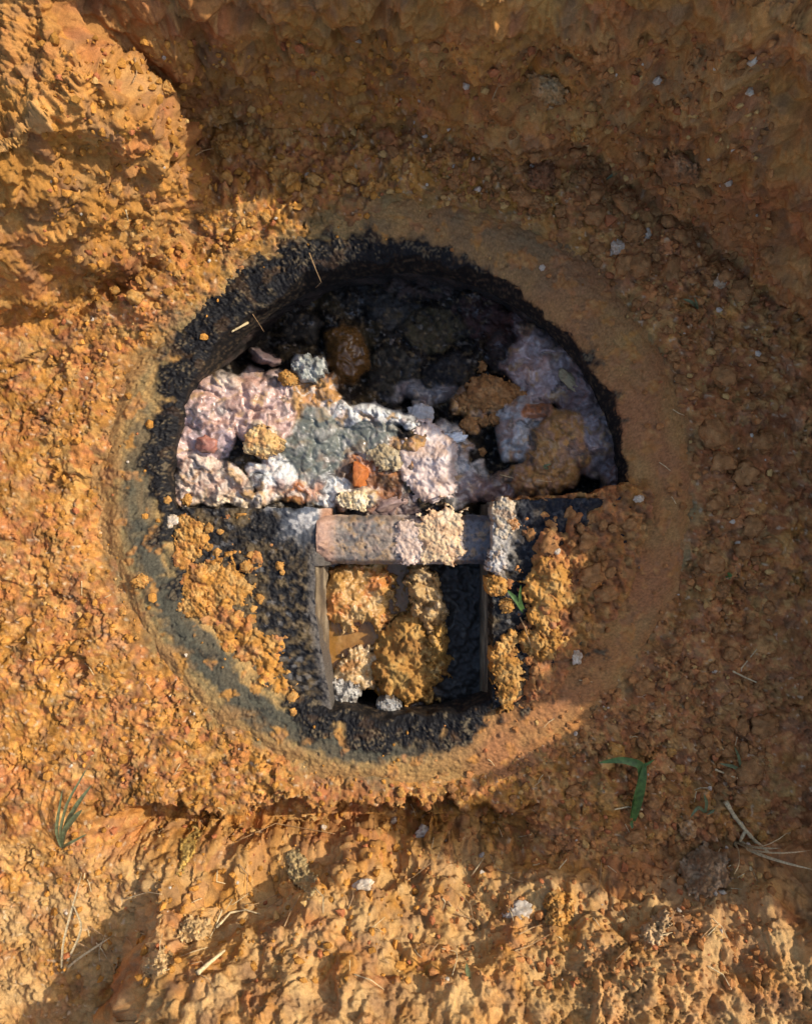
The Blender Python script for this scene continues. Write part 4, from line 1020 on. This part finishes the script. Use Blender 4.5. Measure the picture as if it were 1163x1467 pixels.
for k, (a, b, rx, ry, rz, pal, lab) in enumerate(stones):
    st = pal is WHT or pal is GRY
    if rx >= 16 and not st:
        mound('soil_clod', a, b, rx, ry, rz * S * 0.75, 200 + k, pal, lab, 'clod', rot=random.uniform(0, 3), ragged=1.1, follow=True)
        continue
    put('stone' if st else 'soil_clod', a, b, rx, ry, rz, 200 + k, pal, lab, 'stone' if st else 'clod', M_STONE if st else M_SOIL, rot=random.uniform(0, 3), crumb=0.05 if st else 0.2,
        sub=3 if rx < 9 else (4 if rx < 20 else 5), box=0.35 if st else 0.1, rough=0.7 if st else 0.95)

# many alike clods, eight shapes shared
protos = []
for k in range(8):
    pal = SOILR if k % 2 else SOILL
    protos.append(lump_mesh('soil_clod', 10, 9, 7.5, 300 + k, pal, 0.95, 3, 0.4, 0.16, crumb=0.3, box=0.25, grit=14))
for m_ in protos: m_.materials.append(M_SOIL)
def scatter(n, test, rlo, rhi, label, group, pars, seedv):
    r_ = np.random.default_rng(seedv); cnt = 0; guard = 0; pts = []
    while cnt < n and guard < n * 60:
        guard += 1
        a = r_.uniform(70, 1100); b = r_.uniform(60, 1410)
        if not test(a, b): continue
        s = (rlo + (rhi - rlo) * r_.random() ** 2.2) / 10
        if any((a - x) ** 2 + (b - y) ** 2 < ((s + t) * 9) ** 2 for x, y, t in pts): continue
        pts.append((a, b, s))
        loc, nor = hit(a, b)
        if nor.z < 0.25: continue
        me = protos[r_.choice(pars)]
        o = bpy.data.objects.new('soil_clod', me); COL.objects.link(o)
        o.location = loc + Vector((0, 0, s * 7.5 * S * 0.25)); o.rotation_euler = (0, 0, r_.uniform(0, 6.28))
        o.scale = (s * r_.uniform(.8, 1.25), s * r_.uniform(.8, 1.25), s * r_.uniform(.8, 1.1))
        f_ = (s * 10 - rlo) / (rhi - rlo)
        word = 'big' if f_ > 0.45 else ('small' if f_ < 0.1 else 'middling')
        tag(o, word + ' ' + label.replace('small ', ''), 'clod', word + ' ' + group); cnt += 1
def rr_(a, b): return math.hypot(a - RC[0], b - RC[1])
scatter(70, lambda a, b: a > 900 and 330 < b < 1150 and rr_(a, b) > 430, 8, 24, 'loose brown soil clod on the shaded floor right of the rim', 'clods on the shaded floor', (1, 3, 5, 7), 1)
scatter(50, lambda a, b: 560 < a < 1000 and 215 < b < 400 and rr_(a, b) > 425, 7, 20, 'loose brown soil clod along the foot of the shaded wall', 'clods along the wall foot', (1, 3, 5, 7), 2)
scatter(70, lambda a, b: a > 745 and b > 735 and rr_(a, b) < 335 and not (745 < a < 826 and 780 < b < 950), 6, 19, 'loose brown clod on the soil covered shelf', 'clods on the right shelf', (1, 3, 5, 7), 3)
scatter(30, lambda a, b: 83 < a < 540 and 250 < b < 450 and rr_(a, b) > 425, 6, 15, 'sunlit ochre clod on the soil bank at the upper left of the rim', 'sunlit clods above the rim', (0, 2, 4, 6), 4)
scatter(30, lambda a, b: a < 560 and b > 400 and b < 1150 and rr_(a, b) > 430, 4, 9, 'small ochre crumb on the trodden sunlit floor', 'crumbs on the sunlit floor', (0, 2, 4, 6), 5)
scatter(40, lambda a, b: a > 540 and 1060 < b < 1200 and rr_(a, b) > 435, 5, 13, 'loose clod on the floor between rim and near bank', 'clods before the near bank', (0, 1, 2, 3), 6)

# fine loose crumbs: thousands, one object
def crumb_cloud(name, n, label, seedv):
    r_ = np.random.default_rng(seedv)
    V0, F0 = ico(1)
    Vs = []; Fs = []; Cs = []; off = 0
    from_pts = r_.uniform((60, 55), (1105, 1415), (n, 2))
    for k in range(n):
        a, b = from_pts[k]
        dist = rr_(a, b)
        if dist < 345: continue
        if dist < 420 and r_.random() < 0.85: continue
        dens = 0.45 + 0.55 * (a > 560) + (0.3 if b < 420 else 0)
        if r_.random() > dens: continue
        loc, nor = hit(a, b)
        s = (1.6 + 4.5 * r_.random() ** 3) * S
        w = V0 * (1 + 0.35 * r_.normal(size=(len(V0), 1)) * 0.6) * s * r_.uniform(0.7, 1.3, 3)
        Vs.append(w + np.array(loc) + np.array([0, 0, s * 0.35])); Fs.append(F0 + off); off += len(V0)
        cl = (OCHRE if a < 600 else BROWN) * r_.uniform(0.7, 1.35)
        t = r_.random()
        if t > 0.98: cl = np.array([0.5, 0.41, 0.3])
        elif t > 0.9: cl = PALE
        elif t < 0.08: cl = RED
        Cs.append(np.broadcast_to(cl, (len(V0), 3)))
    F = np.concatenate(Fs)
    me = make_mesh(name, np.concatenate(Vs), F, np.full(len(F), 3), np.concatenate(Cs), 0.95, False)
    tag(link(name, me, M_SOIL), label, 'soil', kind='stuff')
crumb_cloud('soil_crumbs', 9000, 'fine loose soil crumbs and grit strewn over the pit', 9)

# ------------------------------------------------------------------ roots, straw, grass
def tube(pts, r0, r1, sides=6, name='root'):
    pts = [Vector(p) for p in pts]; n = len(pts); V = []; F = []
    for i, p in enumerate(pts):
        t = (pts[min(i + 1, n - 1)] - pts[max(i - 1, 0)]).normalized()
        a = t.cross(Vector((0.3, 0.2, 1))).normalized(); b = t.cross(a)
        r = (r0 + (r1 - r0) * i / (n - 1)) * random.uniform(0.85, 1.15)
        for k in range(sides):
            th = 2 * math.pi * k / sides
            V.append(p + a * (r * math.cos(th)) + b * (r * math.sin(th)))
    for i in range(n - 1):
        for k in range(sides):
            F.append((i * sides + k, i * sides + (k + 1) % sides, (i + 1) * sides + (k + 1) % sides, (i + 1) * sides + k))
    V = [v[:] for v in V]
    F.append(tuple(range(sides))[::-1]); F.append(tuple((n - 1) * sides + k for k in range(sides)))
    me = bpy.data.meshes.new(name); me.from_pydata(V, [], F)
    for pgn in me.polygons: pgn.use_smooth = True
    return me

def strand(name, pix, label, cat, mat, r0=0.0011, r1=0.0005, lift=0.004, group=None, arc=0.0):
    """root or straw through picture points; each point rests on what lies under it"""
    pts = []
    n = len(pix); dense = []
    for i in range(n - 1):
        for k in range(4):
            f = k / 4; dense.append((pix[i][0] * (1 - f) + pix[i + 1][0] * f, pix[i][1] * (1 - f) + pix[i + 1][1] * f))
    dense.append(pix[-1])
    zl = None
    for i, (a, b) in enumerate(dense):
        loc, nor = hit(a + random.uniform(-1, 1), b + random.uniform(-1, 1))
        z = loc.z + lift + arc * math.sin(math.pi * i / (len(dense) - 1))
        zl = z if zl is None else max(min(z, zl + 0.006), zl - 0.006)
        pts.append(W(a, b, zl))
    me = tube(pts, r0, r1, 6, name)
    o = link(name, me, mat); tag(o, label, cat, group); return o

strand('root', [(1040, 1150), (1052, 1170), (1068, 1190), (1081, 1205), (1100, 1222)], 'thick pale root at the right end of the near bank', 'root', M_STRAW, 0.0042, 0.0034, 0.006)
strand('root', [(1068, 1190), (1060, 1205), (1075, 1215)], 'short pale side root beside the thick root', 'root', M_STRAW, 0.003, 0.002, 0.006)
strand('root', [(702, 1225), (712, 1245), (728, 1252), (745, 1250)], 'thin forked rootlet hanging in the shaded trench', 'root', M_ROOT, 0.0012, 0.0006, 0.006)
strand('root', [(340, 1205), (395, 1180), (480, 1195)], 'thin rootlet along the sunlit trench edge', 'root', M_ROOT, 0.0009, 0.0005)
strand('root', [(310, 1330), (330, 1308), (352, 1304), (372, 1310)], 'branching pale root on the near bank', 'root', M_STRAW, 0.0022, 0.001, 0.005)
strand('root', [(318, 1304), (308, 1330), (296, 1352)], 'pale curved root on the near bank below the branching root', 'root', M_STRAW, 0.0015, 0.0008, 0.005)
strand('root', [(283, 1395), (300, 1380), (322, 1362)], 'thick whitish splinter of root on the near bank', 'root', M_STRAW, 0.0042, 0.002, 0.006)
strand('root', [(355, 462), (340, 470), (332, 475)], 'short pale root stub on the black lip of the rim', 'root', M_STRAW, 0.003, 0.0015, 0.004)
strand('root', [(362, 450), (370, 462), (378, 475)], 'thin dark rootlet hanging from the black lip', 'root', M_ROOT, 0.0008, 0.0004, 0.003)
strand('root', [(443, 362), (452, 385), (460, 404), (452, 412)], 'rootlet stuck in the black part of the rim', 'root', M_ROOT, 0.0012, 0.0006)
strand('root', [(180, 300), (184, 318), (180, 332)], 'rootlet dangling under the sunlit outcrop', 'root', M_STRAW, 0.0012, 0.0006)
strand('root', [(280, 222), (292, 215), (306, 212)], 'rootlet beside the sunlit outcrop', 'root', M_ROOT, 0.0012, 0.0005)
strand('root', [(193, 83), (196, 105), (190, 118)], 'rootlet on the top of the sunlit outcrop', 'root', M_ROOT, 0.0012, 0.0005)
strand('root', [(705, 142), (715, 118), (726, 92)], 'long thin rootlet in the upper shaded wall', 'root', M_ROOT, 0.0010, 0.0005)
strand('root', [(714, 222), (724, 195), (733, 165)], 'thin straight rootlet low in the shaded wall', 'root', M_ROOT, 0.0010, 0.0005)
strand('straw', [(1050, 962), (1066, 970), (1084, 978)], 'pale straw stalk on the shaded floor', 'straw', M_STRAW, 0.0018, 0.0012, 0.006)
strand('straw', [(1060, 960), (1072, 945), (1084, 930)], 'thin straw crossing the pale stalk', 'straw', M_STRAW, 0.0011, 0.0008, 0.006)
strand('straw', [(716, 680), (740, 686), (790, 690)], 'long thin straw on the purple sludge', 'straw', M_STRAW, 0.0007, 0.0005, 0.004)
strand('straw', [(1025, 1103), (1048, 1112), (1068, 1120)], 'straw stalk beside the small grass tuft', 'straw', M_STRAW, 0.0017, 0.001, 0.007)
strand('root', [(920, 1160), (900, 1156), (880, 1160)], 'pale runner root of the broad leaved weed', 'root', M_STRAW, 0.0016, 0.001, 0.005)
strand('root', [(745, 885), (752, 900), (760, 925)], 'rootlet hanging from the crumbly clod', 'root', M_ROOT, 0.0012, 0.0006, 0.004)
strand('root', [(640, 1290), (655, 1310), (680, 1318), (690, 1345)], 'brown root winding down the near bank', 'root', M_ROOT, 0.0014, 0.0007, 0.006)
for k in range(46):
    a = random.uniform(560, 1080); b = random.uniform(900, 1400) if k % 3 else random.uniform(420, 900)
    if rr_(a, b) < 345 or (b < 900 and a < 930): continue
    th = random.uniform(0, 3.14); l = random.uniform(8, 20)
    strand('straw', [(a, b), (a + l * math.cos(th) * .5, b + l * math.sin(th) * .5 + random.uniform(-2, 2)), (a + l * math.cos(th), b + l * math.sin(th))],
           'short dry straw on the shaded soil', 'straw', M_STRAW, 0.0008, 0.0005, 0.004, 'short straws on the shaded soil')
for k in range(34):
    a = random.uniform(95, 560); b = random.uniform(880, 1400) if k % 2 else random.uniform(420, 1150)
    if rr_(a, b) < 430: continue
    th = random.uniform(0, 3.14); l = random.uniform(8, 22)
    strand('straw', [(a, b), (a + l * math.cos(th) * .5, b + l * math.sin(th) * .5 + random.uniform(-2, 2)), (a + l * math.cos(th), b + l * math.sin(th))],
           'short dry straw on the sunlit soil', 'straw', M_STRAW, 0.0008, 0.0005, 0.004, 'short straws on the sunlit soil')

def blade(pts, width, mat, parent, name='leaf'):
    """folded grass blade through world points"""
    pts = [Vector(p) for p in pts]; n = len(pts); V = []; F = []
    for i, p in enumerate(pts):
        t = (pts[min(i + 1, n - 1)] - pts[max(i - 1, 0)]).normalized()
        side = t.cross(Vector((0, 0, 1)));
        if side.length < 1e-4: side = Vector((1, 0, 0))
        side.normalize(); up = side.cross(t)
        f = i / (n - 1); w = width * (math.sin(math.pi * min(1, 0.12 + f * 0.88)) ** 0.6 if f < 1 else 0.02) * 0.5
        for k, (sx, sz) in enumerate(((-1, .25), (-.5, .1), (0, 0), (.5, .1), (1, .25))):
            V.append(p + side * (w * sx) + up * (w * sz))
    for i in range(n - 1):
        for k in range(4):
            F.append((i * 5 + k, i * 5 + k + 1, (i + 1) * 5 + k + 1, (i + 1) * 5 + k))
    o0 = Vector(parent.location)
    me = bpy.data.meshes.new(name); me.from_pydata([(v - o0)[:] for v in V], [], F)
    for pgn in me.polygons: pgn.use_smooth = True
    return link(name, me, mat, parent)

def plant(name, root, leaves, label, cat='grass', mat=M_LEAF, group=None):
    loc, _ = hit(*root)
    e = bpy.data.objects.new(name, None); COL.objects.link(e); e.location = loc
    tag(e, label, cat, group)
    for (pix, zs, wd) in leaves:
        pts = []
        base = Vector(loc)
        ctl = [(root[0], root[1], 0.0)] + [(a, b, h) for (a, b), h in zip(pix, zs)] if pix[0] != root else [(a, b, h) for (a, b), h in zip(pix, zs)]
        P3 = [Vector(W(a, b, loc.z + h)) for a, b, h in ctl]
        for i in range(len(P3) - 1):
            for k in range(5):
                pts.append(P3[i].lerp(P3[i + 1], k / 5))
        pts.append(P3[-1])
        for _ in range(2):
            pts = [pts[0]] + [(pts[i - 1] + pts[i] * 2 + pts[i + 1]) / 4 for i in range(1, len(pts) - 1)] + [pts[-1]]
        blade(pts, wd, mat, e)
    return e
plant('weed', (906, 1176), [([(912, 1150), (919, 1120), (924, 1092)], [0.012, 0.026, 0.034], 0.017), ([(920, 1120), (918, 1095), (890, 1088), (857, 1093)], [0.02, 0.034, 0.042, 0.04], 0.014),
      ([(908, 1160), (912, 1142)], [0.01, 0.022], 0.007), ([(904, 1180), (906, 1188)], [0.006, 0.008], 0.006), ([(918, 1100), (938, 1088)], [0.03, 0.04], 0.006)], 'broad leaved green weed sprouting from the shaded floor', 'weed')
plant('grass_sprout', (752, 880), [([(742, 862), (726, 845)], [0.012, 0.02], 0.009), ([(744, 860), (746, 838)], [0.012, 0.03], 0.006)], 'small green sprout between the orange clod and the long clod')
plant('grass_tuft', (88, 1215), [([(95, 1180), (112, 1150), (132, 1124)], [0.03, 0.055, 0.07], 0.008), ([(92, 1190), (108, 1170), (118, 1160)], [0.03, 0.05, 0.06], 0.009), ([(86, 1190), (96, 1150), (128, 1095)], [0.03, 0.06, 0.08], 0.005),
      ([(100, 1208), (125, 1195)], [0.02, 0.03], 0.005), ([(80, 1190), (90, 1130)], [0.03, 0.06], 0.006)], 'green grass blades leaning in from the shaded left corner', mat=M_LEAFD)
plant('grass_tuft', (88, 1395), [([(110, 1375), (160, 1342)], [0.02, 0.035], 0.004), ([(90, 1350), (118, 1250)], [0.03, 0.05], 0.004), ([(120, 1330), (102, 1290)], [0.03, 0.05], 0.004)], 'dry thin grass stems in the shaded left corner', mat=M_STRAW)
plant('grass_tuft', (1010, 1165), [([(1000, 1155), (988, 1172)], [0.015, 0.015], 0.006), ([(1012, 1150), (1008, 1138)], [0.015, 0.03], 0.006), ([(1025, 1160), (1012, 1168)], [0.01, 0.01], 0.005)], 'small dull green tuft left of the thick root', mat=M_LEAFD)
plant('grass_tuft', (1062, 1105), [([(1050, 1098), (1030, 1094)], [0.015, 0.02], 0.006), ([(1058, 1085), (1052, 1070)], [0.02, 0.035], 0.005), ([(1048, 1110), (1040, 1122)], [0.012, 0.012], 0.005)], 'dull green grass tuft on the shaded floor beside a straw stalk', mat=M_LEAFD)
plant('grass_tuft', (868, 257), [([(885, 245), (910, 240)], [0.012, 0.02], 0.005)], 'thin pale green grass blade below the shaded wall', mat=M_LEAFD)
plant('grass_tuft', (1000, 442), [([(990, 432), (978, 428)], [0.012, 0.015], 0.006), ([(998, 436), (994, 425)], [0.012, 0.02], 0.004)], 'small green grass blade among clods right of the rim', mat=M_LEAFD)
plant('grass_tuft', (1040, 828), [([(1046, 826), (1042, 820)], [0.008, 0.012], 0.008)], 'tiny green leaf above the egg shaped clod', mat=M_LEAF)
plant('grass_tuft', (672, 1402), [([(670, 1392), (668, 1380)], [0.02, 0.03], 0.007)], 'short green blade at the foot of the near bank', mat=M_LEAFD)
plant('grass_tuft', (785, 672), [([(778, 668), (790, 664)], [0.006, 0.008], 0.005)], 'tiny green leaf on soil in the tank', mat=M_LEAFD)

def bank_weed(u, v, n, hgt, label, seedv):
    r_ = random.Random(seedv)
    z0 = float(look(np.array([u]), np.array([v]), 0)[0])
    e = bpy.data.objects.new('grass_tuft', None); COL.objects.link(e); e.location = ((u - CU) * S, (CV - v) * S, z0)
    tag(e, label, 'grass')
    for k in range(n):
        th = r_.uniform(0, 6.28); ln = hgt * r_.uniform(0.6, 1.1); lean = r_.uniform(0.1, 0.55)
        pts = [e.location + Vector((math.cos(th) * lean * ln * t * t, math.sin(th) * lean * ln * t * t, ln * t - 0.02)) for t in [i / 8 for i in range(9)]]
        blade(pts, r_.uniform(0.004, 0.009), M_STRAW, e)
bank_weed(1050, 1205, 6, 0.16, 'dry grass stalks standing on the near bank beside the thick root', 1)

for k in range(44):
    a = random.uniform(95, 1075); b = random.uniform(1235, 1400)
    th = random.uniform(-1.6, 1.6); l = random.uniform(18, 55); bend = random.uniform(-8, 8)
    strand('straw', [(a, b), (a + l * math.cos(th) * .5 + bend, b + l * math.sin(th) * .5 - bend), (a + l * math.cos(th), b + l * math.sin(th))],
           'dry stalk or rootlet lying on the near bank', 'straw', M_STRAW if k % 2 else M_ROOT, random.uniform(0.0006, 0.0013), 0.0005, 0.005, 'stalks and rootlets on the near bank', random.uniform(0, 0.012))
